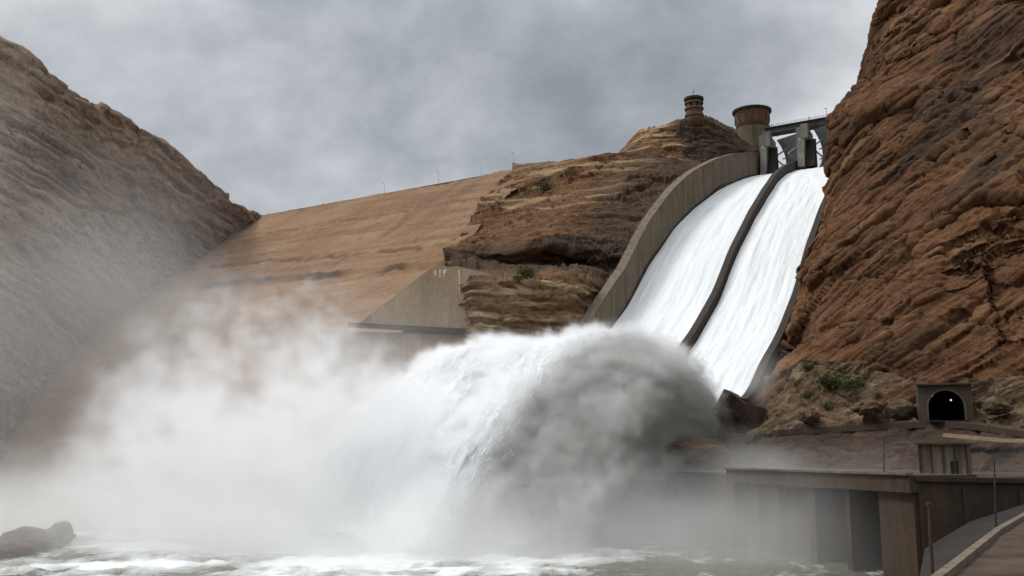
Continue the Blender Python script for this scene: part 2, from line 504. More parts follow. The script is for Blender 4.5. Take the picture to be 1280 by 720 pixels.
st = .42 * sstep(.0, .6, fbm(B_c * np.array([.014, .014, .05]) + 4, 5)) + .3 * sstep(.1, .6, fbm(P_ * .03 + 44, 5))
st = np.maximum(st, .0)
tag(grid_object('cliff', G, M['cliff'], {'stain_shade': st, 'pale': .45 * sstep(.35, .8, fbm(B_c * np.array([.03, .03, .16]) + 9, 5))}, hole=in_tunnel(G), smooth=False), kind='structure')

cr = at(792, 187, 432); ZC = cr.z
cl = at(330, 266, 560); cl.z = ZC
dv = (cl - cr); dv.z = 0; LC = dv.length; dv.normalize()
dn = Vector((dv.y, -dv.x, 0))
if dn.y > 0: dn = -dn
print('crest', cr, cl, dv, dn)


def face_z(h):                                          # height of the face at the horizontal distance h below the crest
    H = [0, 62, 67, 99, 104, 250]; Z = [0, -44, -44.6, -67, -67.6, -166]
    return ZC + np.interp(h, H, Z)


def on_face(px, py):
    """(point, distance along the crest, distance below it) where a photo pixel meets the embankment"""
    o = Vector((0, 0, CH)); d = (at(px, py, 100) - o).normalized(); best = None
    for k in np.arange(180, 700, .5):
        p = o + d * k; q = p - cr
        h = q.x * dn.x + q.y * dn.y
        if h < 0 or p.z < face_z(h): return p, q.x * dv.x + q.y * dv.y, h
    return p, 0, 0
EDGE = [on_face(*q) for q in ((700, 204), (640, 216), (612, 250), (597, 268), (574, 298), (560, 321), (566, 332), (576, 346), (588, 366), (592, 410), (597, 450))]
for q in EDGE: print('edge', [round(x) for x in q[0]], round(q[1]), round(q[2]))

# bedded outcrop between the embankment and the spillway
yl = on_face(452, 438)[0].y - 4.5; yr = on_face(592, 440)[0].y - 3.0
print('wall depth', yl, yr)
def Lf(k, b=0): return on_face(*((612, 242), (597, 264), (574, 298), (556, 321), (556, 333), (560, 348), (556, 385), (552, 430), (550, 520))[k])[0] + Vector((0, b, 0))
rows = [[at(640, 205, 500), at(700, 203, 500), at(760, 200, 500), at(810, 198, 490), at(870, 205, 480), at(930, 208, 450)],
        [at(640, 216, 462), at(700, 204, 446), at(760, 193, 438), at(805, 190, 438), at(850, 201, 434), at(905, 206, 428)],
        [Lf(0), at(660, 246, 424), at(720, 236, 410), at(780, 230, 400), at(822, 236, 392), at(862, 240, 384)],
        [Lf(2), at(640, 290, 376), at(700, 281, 366), at(750, 280, 362), at(792, 285, 356), at(835, 280, 350)],
        [Lf(3), at(620, 316, 352), at(680, 310, 345), at(730, 310, 341), at(772, 318, 335), at(815, 318, 330)],
        [Lf(4), at(625, 334, 354), at(685, 333, 349), at(730, 333, 345), at(765, 345, 335), at(805, 345, 326)],
        [at(568, 347, yr + 12), at(588, 351, yr - 1), at(640, 349, yr + 3), at(690, 348, yr + 3), at(728, 350, yr + 8), at(752, 358, 306), at(790, 362, 304)],
        [at(575, 385, yr + 8), at(586, 392, yr - 4), at(640, 396, yr - 1), at(690, 400, yr), at(726, 402, yr + 4), at(746, 410, 292), at(776, 415, 292)],
        [at(578, 430, yr + 6), at(588, 450, yr - 8), at(640, 465, yr - 6), at(690, 472, yr - 5), at(722, 482, yr), at(742, 490, 280), at(768, 496, 280)],
        [at(580, 520, yr + 6), at(592, 620, yr - 12), at(640, 640, yr - 12), at(690, 650, yr - 12), at(722, 650, yr - 8), at(738, 650, 268), at(764, 650, 268)]]
G = loft(rows, 420, 460, 3, [0, .5, 1.6, 2.5, 3.1, 3.3, 3.65, 4.5, 5.5, 7.5])
uu, vv = np.meshgrid(np.linspace(0, 1, 420), np.linspace(0, 7.5, 460))
G = displace(G, (0, 0, 80), N_MID, 1.25, 1.5, 37.0, 1.7, 4.2, mask=.45 + .55 * sstep(.3, 1.2, vv), blocks=1.1, joints=.12, groove=1.1)
P_ = G.reshape(-1, 3)
uu = uu.reshape(-1); vv = vv.reshape(-1)
wob = .18 * fbm(P_ * .06 + 2, 3)
seam = sstep(2.88, 3.02, vv + wob) * (1 - sstep(3.50, 3.68, vv + wob))          # dark seam above the cut
low = sstep(3.6, 3.9, vv + wob) * sstep(.82, .93, uu + wob)
st = np.clip(seam * .62 + .45 * low + .35 * sstep(.1, .8, fbm(P_ * .03 + 7, 4)) + .62 * sstep(.52, .74, uu + wob * .4) * (vv < 3.3), 0, .85)  # rock towards the chute painted darker as shadow, over random stains
pale = (.75 * sstep(.0, .45, fbm(P_ * np.array([.03, .03, .35]) + 5, 3)) + .25) * sstep(3.6, 3.8, vv) * (1 - .8 * low) + .6 * sstep(.1, .5, fbm(P_ * np.array([.02, .02, .3]) + 15, 3)) * (vv < 2) * (1 - sstep(.6, .8, uu))
tag(grid_object('rock_slope', G, M['mid'], {'stain_shade': st, 'pale': np.clip(pale, 0, 1)}, smooth=False), kind='structure')

# dark knoll that carries the two towers
rows = rows_at([
    [(770, 215, 560), (800, 190, 560), (850, 180, 560), (890, 176, 560), (920, 180, 560), (960, 190, 560)],
    [(776, 190, 480), (800, 168, 480), (848, 152, 480), (880, 147, 484), (915, 159, 486), (962, 172, 490)],
    [(779, 194, 456), (803, 173, 458), (848, 157, 462), (880, 153, 466), (912, 165, 470), (960, 178, 474)],
    [(786, 197, 450), (815, 190, 446), (850, 185, 446), (885, 185, 450), (915, 185, 458), (958, 190, 466)],
    [(790, 215, 440), (820, 225, 428), (850, 225, 426), (885, 222, 430), (915, 215, 442), (955, 212, 456)],
    [(800, 260, 414), (840, 260, 408), (870, 255, 410), (900, 250, 418), (925, 245, 430), (950, 240, 446)]])
G = loft(rows, 260, 200, 3, [0, 1, 1.25, 2.1, 3.1, 4.2])
G = displace(G, (0, 0, 80), N_MID, 1.0, 1.2, 71.0, 1.8, 3.8, joints=.1, groove=1.0)
uu, vv = np.meshgrid(np.linspace(0, 1, 260), np.linspace(0, 4.2, 200)); uu = uu.reshape(-1); vv = vv.reshape(-1)
P_ = G.reshape(-1, 3)
lf = 1 - sstep(.30, .42, uu + .05 * fbm(P_ * .08, 3))  # knoll right of this is painted darker, as shadowed rock
tag(grid_object('knoll', G, M['mid'], {'stain_shade': np.clip(.72 * (1 - lf) + .1 * fbm(P_ * .1, 3), 0, .8), 'pale': lf * sstep(0, .5, fbm(P_ * np.array([.02, .02, .45]) + 3, 3)) * .8}, smooth=False), kind='structure')

# ------------------------------------------------------------------ embankment dam
nu, nv = 520, 330
us = np.linspace(-45, LC + 150, nu); hs = np.linspace(0, 245, nv)
U, Hh = np.meshgrid(us, hs)
zz = face_z(Hh)
G = np.stack([cr.x + dv.x * U + dn.x * Hh, cr.y + dv.y * U + dn.y * Hh, zz], -1)
P_ = G.reshape(-1, 3)
d = 1.0 * fbm(P_ * .02, 4) + .45 * ridged(P_ * .12, 4) + .25 * fbm(P_ * .5, 3)
hr = Hh.reshape(-1); ur = U.reshape(-1); ub = fbm(P_ * .1, 4) * 1.3
b1 = 97 - .055 * ur; b2 = 86 - .085 * ur
gul = ridged(np.stack([ur * .09, hr * .012, hr * 0 + 3], -1) + (fbm(P_ * .03, 3) * .6)[:, None], 4) * .55
d = d * sstep(-14, 4, hr) + gul * sstep(2, 25, hr) - 1.9 * sstep(-1.2, .6, hr - b1 + ub) - 1.1 * sstep(-1., .5, hr - b2 + ub) - .8 * sstep(-1, .5, hr - 30 + ub)
d = d + .5 * fbm(np.stack([ur * .05, ur * 0, ur * 0], -1), 4) * (1 - sstep(0, 8, hr))
G[:, :, 2] += d.reshape(nv, nu)
for b in (64.5, 101.5):
    pass
edge = np.zeros(nu * nv)
for b, wd, am in ((b1, 2.0, .9), (b2, 1.3, .6), (30 + 0 * b1, 1.0, .35)):
    edge = np.maximum(edge, am * (1 - sstep(wd * .3, wd, np.abs(hr - b + ub))) * sstep(-.35, .25, fbm(P_ * .05 + 3, 4)))
blk = sstep(.70, .95, fbm(P_ * .16 + 31, 5)) * .6 + .25 * sstep(.2, .9, fbm(np.stack([ur * .08, hr * .015, hr * 0], -1) + 8, 4))
dam = thing('embankment_dam', 'long tan earth and rock embankment dam with a level crest sloping down behind the spray', 'dam', tuple((cr + cl) / 2))
def local(G, o): return G - np.array(o.location)
hk = np.array([0, 2] + [q[2] for q in EDGE[2:]] + [245]); uk = np.array([14, 40] + [q[1] for q in EDGE[2:]] + [-60])
cut = U < np.interp(Hh, hk, uk) - np.interp(Hh, [0, 105, 118, 245], [9, 7, -6, -14])                       # the fill ends against the natural rock
grid_object('embankment', local(G, dam), M['emb'], {'stain_shade': np.maximum(edge * .85, blk)}, dam, hole=cut)
bm = bmesh.new()                                         # crest road body and its low parapet
a0 = cr + dv * 34; a1 = cr + dv * (LC + 150)
prism(bm, [a0 + dn * .3 + Vector((0, 0, -3)), a1 + dn * .3 + Vector((0, 0, -3)), a1 - dn * 12 + Vector((0, 0, -3)), a0 - dn * 12 + Vector((0, 0, -3))], (0, 0, 3.15))
obj('crest_road', bm, M['emb'], dam, world=True)
bm = bmesh.new()
prism(bm, [a0 - dn * .1 + Vector((0, 0, .15)), a1 - dn * .1 + Vector((0, 0, .15)), a1 - dn * .6 + Vector((0, 0, .15)), a0 - dn * .6 + Vector((0, 0, .15))], (0, 0, .45))
obj('parapet', bm, M['concrete'], dam, world=True)
bm = bmesh.new()
prism(bm, [a0 - dn * 12 + Vector((0, 0, -3)), a1 - dn * 12 + Vector((0, 0, -3)), a1 - dn * 230 + Vector((0, 0, -158)), a0 - dn * 230 + Vector((0, 0, -158))], (0, 0, -2))
obj('upstream_face', bm, M['emb'], dam, world=True)


def on_crest(px):
    u = (px - 640) / F; v = 0
    # crest line x = cr.x + dv.x*k, y = cr.y + dv.y*k ; project and solve for the pixel column
    best = min(np.linspace(-40, LC + 40, 3000), key=lambda k: abs(col_of(cr + dv * k) - px))
    return cr + dv * best
def col_of(p):
    y = p.y * cth + (p.z - CH) * sth
    return 640 + F * p.x / y
def row_of(p):
    y = p.y * cth + (p.z - CH) * sth; z = -p.y * sth + (p.z - CH) * cth
    return 360 - F * z / y

first = None
for px, hgt in ((640, 9.5), (600, 6.0), (546, 7.5), (478, 6.5)):
    p = on_crest(px) - dn * 1.6
    lp = thing('lamp_post', 'thin grey lamp post standing in the row along the embankment crest', 'lamp post', (p.x, p.y, ZC + .1), math.atan2(dn.y, dn.x), 'lamp posts along the dam crest')
    lp.scale = (1, 1, hgt / 8)
    bm = bmesh.new(); tube(bm, (0, 0, 0), (0, 0, 8), .10, .06)
    obj('pole', bm, M['gate'], lp)
    bm = bmesh.new(); tube(bm, (0, 0, 7.9), (1.2, 0, 8.2), .07, .06, 6); box(bm, (1.5, 0, 8.2), (.8, .3, .16))
    obj('lamp_head', bm, M['steel'], lp)

# concrete wing wall that cuts the foot of the embankment
def wy_(px): return yl + (yr - yl) * (px - 452) / 140
def wp(px, py, f=0.0): p = at(px, py, wy_(px)); return p + WN * f
wd_ = at(592, 400, yr) - at(452, 400, yl); wd_.z = 0; wd_.normalize()
WN = Vector((wd_.y, -wd_.x, 0))
if WN.y > 0: WN = -WN                                     # towards the river
ww = thing('retaining_wall', 'pale tan concrete retaining wall with a dark ledge, set into the foot of the embankment', 'retaining wall', tuple(wp(540, 410)))
bm = bmesh.new(); prism(bm, [wp(449, 404), wp(540, 334), wp(572, 333), wp(588, 360), wp(594, 412)], WN * -22); obj('upper_wall', bm, M['palecon'], ww, world=True)
bm = bmesh.new(); a, b = wp(440, 403.5, .3), wp(610, 413, .3)
prism(bm, [a, b, b + Vector((0, 0, -1.5)), a + Vector((0, 0, -1.5))], WN * 1.6); obj('ledge', bm, M['darkcon'], ww, world=True)
bm = bmesh.new(); off = Vector((0, 0, -1.55)) + WN * .5
a, b = a + off - wd_ * 14, b + off + wd_ * 1
prism(bm, [a, b, Vector((b.x, b.y, -3)), Vector((a.x, a.y, -3))], WN * -30); obj('lower_wall', bm, M['palecon'], ww, world=True)
for px, w, q0, q1 in ((536, .4, 345, 403), (543, .8, 338, 403), (549, .6, 337, 404), (554, 3.9, 337, 405), (573, .6, 338, 406), (579, .5, 419, 470), (584, 1.6, 419, 470)):
    bm = bmesh.new(); f = .06 if q0 < 400 else .56 
    p = wp(px, q0, f); q = wp(px + 2.5, q1, f)
    prism(bm, [p, p + wd_ * w, q + wd_ * (w * .8), q], WN * -.3); obj('lime_streak', bm, M['white'], ww, world=True)

# ------------------------------------------------------------------ spillway
spw = thing('spillway', 'twin concrete spillway chutes with high side walls dropping from the gates, full of white water', 'spillway', sp(60, W + 1.5, zf(60) - 4))
S = np.arange(-70, 216, 1.5)


def strip(name, mat, o0, o1, z0, z1, parent=spw, s=S):
    """a wall running down the chute: rectangular section between two offsets, z0(s) to z1(s)"""
    bm = bmesh.new(); prev = None
    for x in s:
        q = [bm.verts.new(sp(x, o0, z0(x))), bm.verts.new(sp(x, o1, z0(x))), bm.verts.new(sp(x, o1, z1(x))), bm.verts.new(sp(x, o0, z1(x)))]
        if prev:
            for k in range(4): bm.faces.new((prev[k], prev[(k + 1) % 4], q[(k + 1) % 4], q[k]))
        else: bm.faces.new(q[::-1])
        prev = q
    bm.faces.new(prev)
    return obj(name, bm, mat, parent, world=True)


def hl(s): return np.interp(s, [-70, -45, -20, 20, 60, 110, 160, 215], [3, 7, 11, 14, 14.5, 13, 11.5, 11])
def hc(s): return np.interp(s, [-70, -45, -40, 20, 100, 160, 215], [.1, .2, 2.5, 3.0, 3.8, 4.6, 4.6])
def hrr(s): return np.interp(s, [-70, -62, 0, 215], [.5, .9, 1.1, 1.3])
strip('chute_floor', M['darkcon'], -1.0, 2 * W + TC + 1, lambda s: zf(s) - 7 - 12 * float(s < 200), lambda s: zf(s) - 1.4)
strip('side_wall', M['wallcon'], -2.2, 0, lambda s: zf(s) - 22, lambda s: zf(s) + hl(s))
strip('wall_coping', M['concrete'], -3.4, -.2, lambda s: zf(s) + hl(s) + .01, lambda s: zf(s) + hl(s) + .55)
strip('wet_base', M['darkcon'], -.05, .12, lambda s: zf(s) - 2, lambda s: zf(s) + 1.2 + .7 * math.sin(s * .11) * math.sin(s * .037 + 1))
strip('dividing_wall', M['darkcon'], W + .2, W + TC - .2, lambda s: zf(s) - 3, lambda s: zf(s) + hc(s), s=S[S > -46])
strip('side_wall', M['darkcon'], 2 * W + TC, 2 * W + TC + 2, lambda s: zf(s) - 22, lambda s: zf(s) + hrr(s))
# end face under the lip and the pointed splitter block at the right chute
bm = bmesh.new()
for o0, o1 in ((-2.2, 2 * W + TC + 2),):
    prism(bm, [sp(-70, o0, 24.6), sp(-70, o1, 24.6), sp(-70, o1, -3), sp(-70, o0, -3)], (AX[0] * 14, AX[1] * 14, 0))
obj('flip_bucket', bm, M['darkcon'], spw, world=True)
bm = bmesh.new()
p = at(905, 486, 215); b0 = at(889, 548, 217); b1 = at(950, 548, 214); b2 = at(928, 503, 214); b3 = at(915, 491, 214)
prism(bm, [p, b3, b2, at(948, 508, 214), b1, b0, at(895, 505, 217)], (3, 7, 0))
obj('splitter_block', bm, M['rust'], spw, world=True)
# joint lines on the tall wall
for s in np.arange(-40, 200, 12.0):
    bm = bmesh.new()
    q0, q1 = sp(s, .0, zf(s) + .5), sp(s, .0, zf(s) + hl(s))
    tube(bm, (q0[0] + .02, q0[1], q0[2]), (q1[0] + .02, q1[1], q1[2]), .06, .06, 5)
    obj('wall_joint', bm, M['darkcon'], spw, world=True)

# white water filling each chute
for name, o0, o1, sd, lab in (('spillway_water', 0, W, 1, None), ('spillway_water', W + TC, 2 * W + TC, 2, None)):
    nu, nv = 90, 520
    s = np.linspace(215, -62, nv); o = np.linspace(o0 + .13, o1 - .1, nu)
    Sg, Og = np.meshgrid(s, o, indexing='ij')
    Om = omap(Sg, Og)
    X = P0[0] + Sg * AX[0] + Om * LT[0]; Y = P0[1] + Sg * AX[1] + Om * LT[1]; Z = zf(Sg)
    Q = np.stack([Sg * .05, Og * .45, Sg * 0 + sd], -1).reshape(-1, 3)
    rough = np.interp(Sg, [-62, 60, 150, 215], [1, .8, .45, .1])
    Z = Z + (fbm(Q, 4) * .38).reshape(nv, nu) * rough + (ridged(np.stack([Sg * .25, Og * .6, Sg * 0], -1).reshape(-1, 3) + sd, 3) * .10).reshape(nv, nu) * rough
    G = np.stack([X, Y, Z], -1)
    tag(grid_object(name, G, M['chute_water'], {'along': Sg, 'across': Og + 40 * sd}), kind='structure')

# gate piers, gates
def pier(px, pyt, Y, wpx, base_py):
    a = at(px, pyt, Y); z0 = at(px, base_py, Y).z; wd = wpx / F * Y
    r = -ANG
    def loc(bm, c, s, **k): box(bm, c, s, r, **k)
    bm = bmesh.new(); h = a.z - z0
    loc(bm, (a.x, a.y + 7, z0 + h * .5), (wd * .62, 14, h), bev=.25)
    body = obj('pier', bm, M['greycon'], spw, world=True)
    # sloping buttress nose and a near-black block painted as its shaded recess
    bm = bmesh.new()
    u = Vector((math.cos(r), math.sin(r), 0)); f = Vector((math.sin(r) * 1, -math.cos(r), 0))
    c0 = Vector((a.x, a.y, 0)) - u * wd * .5
    prism(bm, [c0 + f * 1 + Vector((0, 0, z0 - 4)), c0 + f * 9 + Vector((0, 0, z0 - 4)), c0 + f * 6 + Vector((0, 0, z0 + h * .55)), c0 + f * 1 + Vector((0, 0, z0 + h * .72))], u * (wd * .35))
    obj('trunnion_buttress', bm, M['greycon'], body, world=True)
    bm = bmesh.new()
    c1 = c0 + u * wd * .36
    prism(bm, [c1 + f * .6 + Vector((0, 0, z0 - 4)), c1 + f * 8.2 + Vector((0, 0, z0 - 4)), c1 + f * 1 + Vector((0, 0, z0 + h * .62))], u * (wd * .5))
    obj('recess_shade', bm, M['dark'], body, world=True)
    bm = bmesh.new()
    loc(bm, (a.x - wd * .3, a.y - 2, z0 + h * .8), (wd * .4, 4.5, h * .4), bev=.15)
    obj('hoist_block', bm, M['greycon'], body, world=True)
    for k, q in enumerate((-.35, .1, .4)):
        e = a + u * wd * q; bm = bmesh.new()
        tube(bm, e + Vector((0, 2, -1)), e + Vector((0, 2, 3.4 + 2.2 * (k == 1))), .22, .14, 6)
        obj('mast', bm, M['steel'], body, world=True)
    return body
pier(964, 168, 452, 22, 214)
pier(1011, 158, 436, 24, 203)
pier(1062, 148, 424, 24, 196)
for pa, pb in (((972, 172, 456), (1002, 166, 444)), ((1018, 164, 440), (1052, 156, 428))):
    a, b = at(*pa), at(*pb); d = b - a; d.z = 0; n = Vector((-d.y, d.x, 0)).normalized()
    bm = bmesh.new(); seg = 12; prev = None
    for k in range(seg + 1):                              # curved skin of a radial gate
        t = k / seg; z = 148 + 19 * t; off = n * (5.5 - 7.0 * (t - .45) ** 2 * 3)
        q = [bm.verts.new(Vector((a.x, a.y, z)) + off), bm.verts.new(Vector((b.x, b.y, z)) + off), bm.verts.new(Vector((b.x, b.y, z)) + off + n * .8), bm.verts.new(Vector((a.x, a.y, z)) + off + n * .8)]
        if prev:
            for i in range(4): bm.faces.new((prev[i], prev[(i + 1) % 4], q[(i + 1) % 4], q[i]))
        else: bm.faces.new(q)
        prev = q
    bm.faces.new(prev)
    g = obj('gate', bm, M['gate'], spw, world=True)
    bm = bmesh.new()
    for zz_ in (153, 158, 163):
        tube(bm, Vector((a.x, a.y, zz_)) + n * 3.2, Vector((b.x, b.y, zz_)) + n * 3.2, .35, .35, 6)
    for t in (.2, .8):
        m_ = a.lerp(b, t)
        tube(bm, Vector((m_.x, m_.y, 163)) + n * 3.6, Vector((m_.x, m_.y, 156)) - n * 7, .4, .4, 6)
        tube(bm, Vector((m_.x, m_.y, 152)) + n * 3.6, Vector((m_.x, m_.y, 156)) - n * 7, .4, .4, 6)
    obj('gate_frame', bm, M['gate'], g, world=True)

# bridge over the gates
a, b = at(960, 166, 458), at(1075, 146, 424)
br = thing('gate_bridge', 'dark girder bridge crossing above the spillway gates beside the round tower', 'bridge', tuple(a))
d = (b - a).normalized(); n = Vector((-d.y, d.x, 0)).normalized()
bm = bmesh.new(); prism(bm, [a - n * 3 + Vector((0, 0, -1.5)), a + n * 3 + Vector((0, 0, -1.5)), a + n * 3 + Vector((0, 0, 1.2)), a - n * 3 + Vector((0, 0, 1.2))], b - a)
obj('girder', bm, M['steel'], br, world=True)
bm = bmesh.new(); prism(bm, [a - n * 3.6 + Vector((0, 0, 1.21)), a + n * 3.6 + Vector((0, 0, 1.21)), a + n * 3.6 + Vector((0, 0, 1.7)), a - n * 3.6 + Vector((0, 0, 1.7))], b - a)
obj('deck', bm, M['darkcon'], br, world=True)
bm = bmesh.new(); LB = (b - a).length
for sgn in (-3.4, 3.4):
    for h in (2.2, 2.75):
        tube(bm, a + n * sgn + Vector((0, 0, h)), b + n * sgn + Vector((0, 0, h)), .06, .06, 5)
    for k in range(int(LB / 2.4)):
        q = a + d * (k * 2.4 + .5) + n * sgn
        tube(bm, q + Vector((0, 0, 1.7)), q + Vector((0, 0, 2.8)), .05, .05, 5)
obj('railing', bm, M['steel'], br, world=True)
p = at(1034, 150, 433)
lp = thing('bridge_lamp', 'thin lamp post on the gate bridge close to the red cliff', 'lamp post', (p.x, p.y, p.z + .6))
bm = bmesh.new(); tube(bm, (0, 0, -1), (0, 0, 5), .16, .1); obj('pole', bm, M['steel'], lp)
bm = bmesh.new(); box(bm, (-.5, 0, 5), (1.2, .3, .18)); obj('lamp_head', bm, M['steel'], lp)

# round tower with a flared rim
p = at(941, 168, 474); zb = p.z; h = at(941, 139, 474).z - zb
tw = thing('round_tower', 'squat round brown tower with a flared dark roof rim on the knoll by the gates', 'tower', (p.x, p.y, zb))
bm = bmesh.new(); lathe(bm, [(9.6, -16), (9.6, 1.2), (9.0, 1.2), (9.0, 2.2)], 40); obj('base', bm, M['wallcon'], tw)
bm = bmesh.new(); lathe(bm, [(8.2, 2.2), (8.3, h * .45), (9.0, h * .86), (9.2, h * .9)], 40); obj('wall', bm, M['brick'], tw, True)
bm = bmesh.new(); lathe(bm, [(9.2, h * .9), (9.9, h * .92), (9.9, h), (9.3, h + .2), (6, h + .9), (0.02, h + 1.6)], 40); obj('roof', bm, M['darkcon'], tw)
bm = bmesh.new(); lathe(bm, [(8.35, 2.3), (8.65, 2.3), (8.65, 3.6), (8.35, 3.6)], 40); obj('band', bm, M['rust'], tw)
for k in range(14):
    an = 2 * math.pi * k / 14; bm = bmesh.new()
    box(bm, (8.75 * math.cos(an), 8.75 * math.sin(an), h * .66), (.5, .35, h * .4), an)
    obj('rib', bm, M['brick'], tw)
bm = bmesh.new(); tube(bm, (0, 0, h + 1.2), (0, 0, h + 4), .12, .05, 6); obj('mast', bm, M['steel'], tw)

# small lookout tower
p = at(868, 148, 462); zb = p.z; h = at(868, 123, 462).z - zb
tw = thing('lookout_tower', 'slender ringed brown lookout tower with an antenna on top of the knoll', 'tower', (p.x, p.y, zb))
bm = bmesh.new(); lathe(bm, [(4.6, -5), (4.3, 0), (4.1, h * .5), (4.1, h * .86)], 28); obj('wall', bm, M['brick'], tw, True)
for z0, z1, r_ in ((h * .08, h * .18, 4.75), (h * .42, h * .50, 4.8), (h * .70, h * .78, 4.7)):
    bm = bmesh.new(); lathe(bm, [(4.0, z0), (r_, z0), (r_, z1), (4.0, z1)], 28); obj('ring', bm, M['concrete'], tw)
bm = bmesh.new(); lathe(bm, [(3.9, h * .86), (4.9, h * .88), (4.9, h), (4.5, h + .1), (.02, h + .5)], 28); obj('roof', bm, M['darkcon'], tw)
for k in range(8):
    an = 2 * math.pi * k / 8 + .2; bm = bmesh.new()
    box(bm, (4.06 * math.cos(an), 4.06 * math.sin(an), h * .60), (.3, 1.2, h * .14), an)
    obj('window', bm, M['dark'], tw)
bm = bmesh.new(); tube(bm, (0, 0, h), (0, 0, h + 6.5), .16, .05, 6); tube(bm, (2.8, 0, h), (2.8, 0, h + 2.5), .1, .05, 6); tube(bm, (-1, 0, h + 3.4), (1, 0, h + 3.4), .06, .06, 6)
obj('antenna', bm, M['steel'], tw)

# ------------------------------------------------------------------ right bank: rubble foot, terrace, tunnel, powerhouse
rows = rows_at([
    [(954, 470, 232), (972, 468, 228), (1010, 452, 216), (1060, 458, 206), (1110, 470, 199), (1160, 478, 193), (1220, 478, 187), (1300, 470, 180), (1420, 470, 168)],
    [(954, 505, 224), (980, 490, 220), (1015, 484, 211), (1060, 485, 202), (1110, 498, 195), (1160, 505, 189), (1220, 496, 184), (1300, 490, 177), (1420, 490, 165)],
    [(940, 532, 216), (985, 520, 210), (1020, 512, 205), (1065, 512, 198), (1110, 515, 191), (1160, 520, 186), (1220, 516, 181), (1300, 515, 172), (1420, 520, 160)],
    [(935, 545, 210), (985, 539, 202), (1020, 536, 198), (1065, 533, 192), (1110, 530, 186), (1160, 528, 181), (1220, 530, 175), (1300, 537, 166), (1420, 545, 154)],
    [(935, 575, 210), (985, 570, 202), (1020, 570, 198), (1065, 570, 192), (1110, 570, 186), (1160, 570, 181), (1220, 575, 175), (1300, 575, 166), (1420, 575, 154)]])
G = loft(rows, 360, 170, 2, [0, 1, 2, 3, 4])
G = clear_mouth(displace(G, (0, 0, 40), N_RIGHT, 1.0, .95, 55.0, 2.6, 2.4))
P_ = G.reshape(-1, 3)
tag(grid_object('rubble_slope', G, M['rubble'], {'stain_shade': .8 * sstep(.25, .7, fbm(P_ * .16 + 3, 4)), 'pale': .6 * sstep(.3, .8, fbm(P_ * .2 + 13, 4))}, hole=in_tunnel(G), smooth=False), kind='structure')

# earth bank from the tunnel road down to the powerhouse shelf
topE = [(860, 548, 226), (940, 541, 212), (1000, 537, 201), (1065, 533, 192), (1120, 530, 185), (1183, 527, 178), (1230, 531, 172), (1290, 540, 163), (1400, 545, 150), (1650, 555, 130)]
tp = [at(*q) for q in topE]
def shift(ps, d, z): return [Vector((p.x - .93 * d, p.y - .37 * d, z if z is not None else p.z)) for p in ps]
rows = [[p + Vector((9, 4, .25)) for p in tp], tp, [p + Vector((-.6, -.3, -.7)) for p in tp], shift(tp, 4, 16.5), shift(tp, 8, 12.3), shift(tp, 9, 11.0)]
G = loft(rows, 420, 110, 1, [0, 1, 1.2, 2.3, 3.3, 3.7])
G = clear_mouth(displace(G, (0, 0, 60), N_MID, .5, .45, 91.0, 2.2, 2.6))
P_ = G.reshape(-1, 3)
tag(grid_object('bank', G, M['bankrock'], {'stain_shade': .35 + .5 * sstep(-.1, .5, fbm(P_ * np.array([.06, .06, .12]) + 23, 4)), 'pale': .2 * sstep(.4, .8, fbm(P_ * .15 + 3, 3))}, smooth=False), kind='structure')
road_sl = thing('road_slab', 'brown concrete road slab running along the top of the bank from the chute to the tunnel', 'road slab', tuple(tp[2]))
bm = bmesh.new()
for p, q in zip(tp[1:8], tp[2:9]):
    o_ = Vector((-.93, -.37, 0)); prism(bm, [p + o_ * 1.6 + Vector((0, 0, -1.0)), q + o_ * 1.6 + Vector((0, 0, -1.0)), q - o_ * 3 + Vector((0, 0, -1.0)), p - o_ * 3 + Vector((0, 0, -1.0))], (0, 0, 1.12))
obj('slab', bm, M['powercon'], road_sl, world=True)
for t0 in np.linspace(0.3, 6.6, 14):
    k = int(t0); p = tp[1 + k].lerp(tp[2 + k], t0 - k); bm = bmesh.new()
    d_ = (tp[2 + k] - tp[1 + k]); box(bm, p + Vector((-.93, -.37, 0)) * .5 + Vector((0, 0, -3.0)), (1.1, 2.0, 4.0), math.atan2(d_.y, d_.x))
    obj('buttress', bm, M['powercon'], road_sl, world=True)
# pale kerb wall along the road edge, right of the tunnel
bm = bmesh.new()
pts = [at(1178, 541.5, 171), at(1215, 545, 166), at(1250, 548, 161), at(1300, 549, 154), at(1380, 551, 144)]
for p, q in zip(pts, pts[1:]):
    prism(bm, [p, q, q + Vector((0, 0, -.62)), p + Vector((0, 0, -.62))], (1.2, 1.2, 0))
tag(obj('kerb_wall', bm, M['palecon']), 'low pale kerb wall along the road edge right of the tunnel mouth', 'kerb wall')

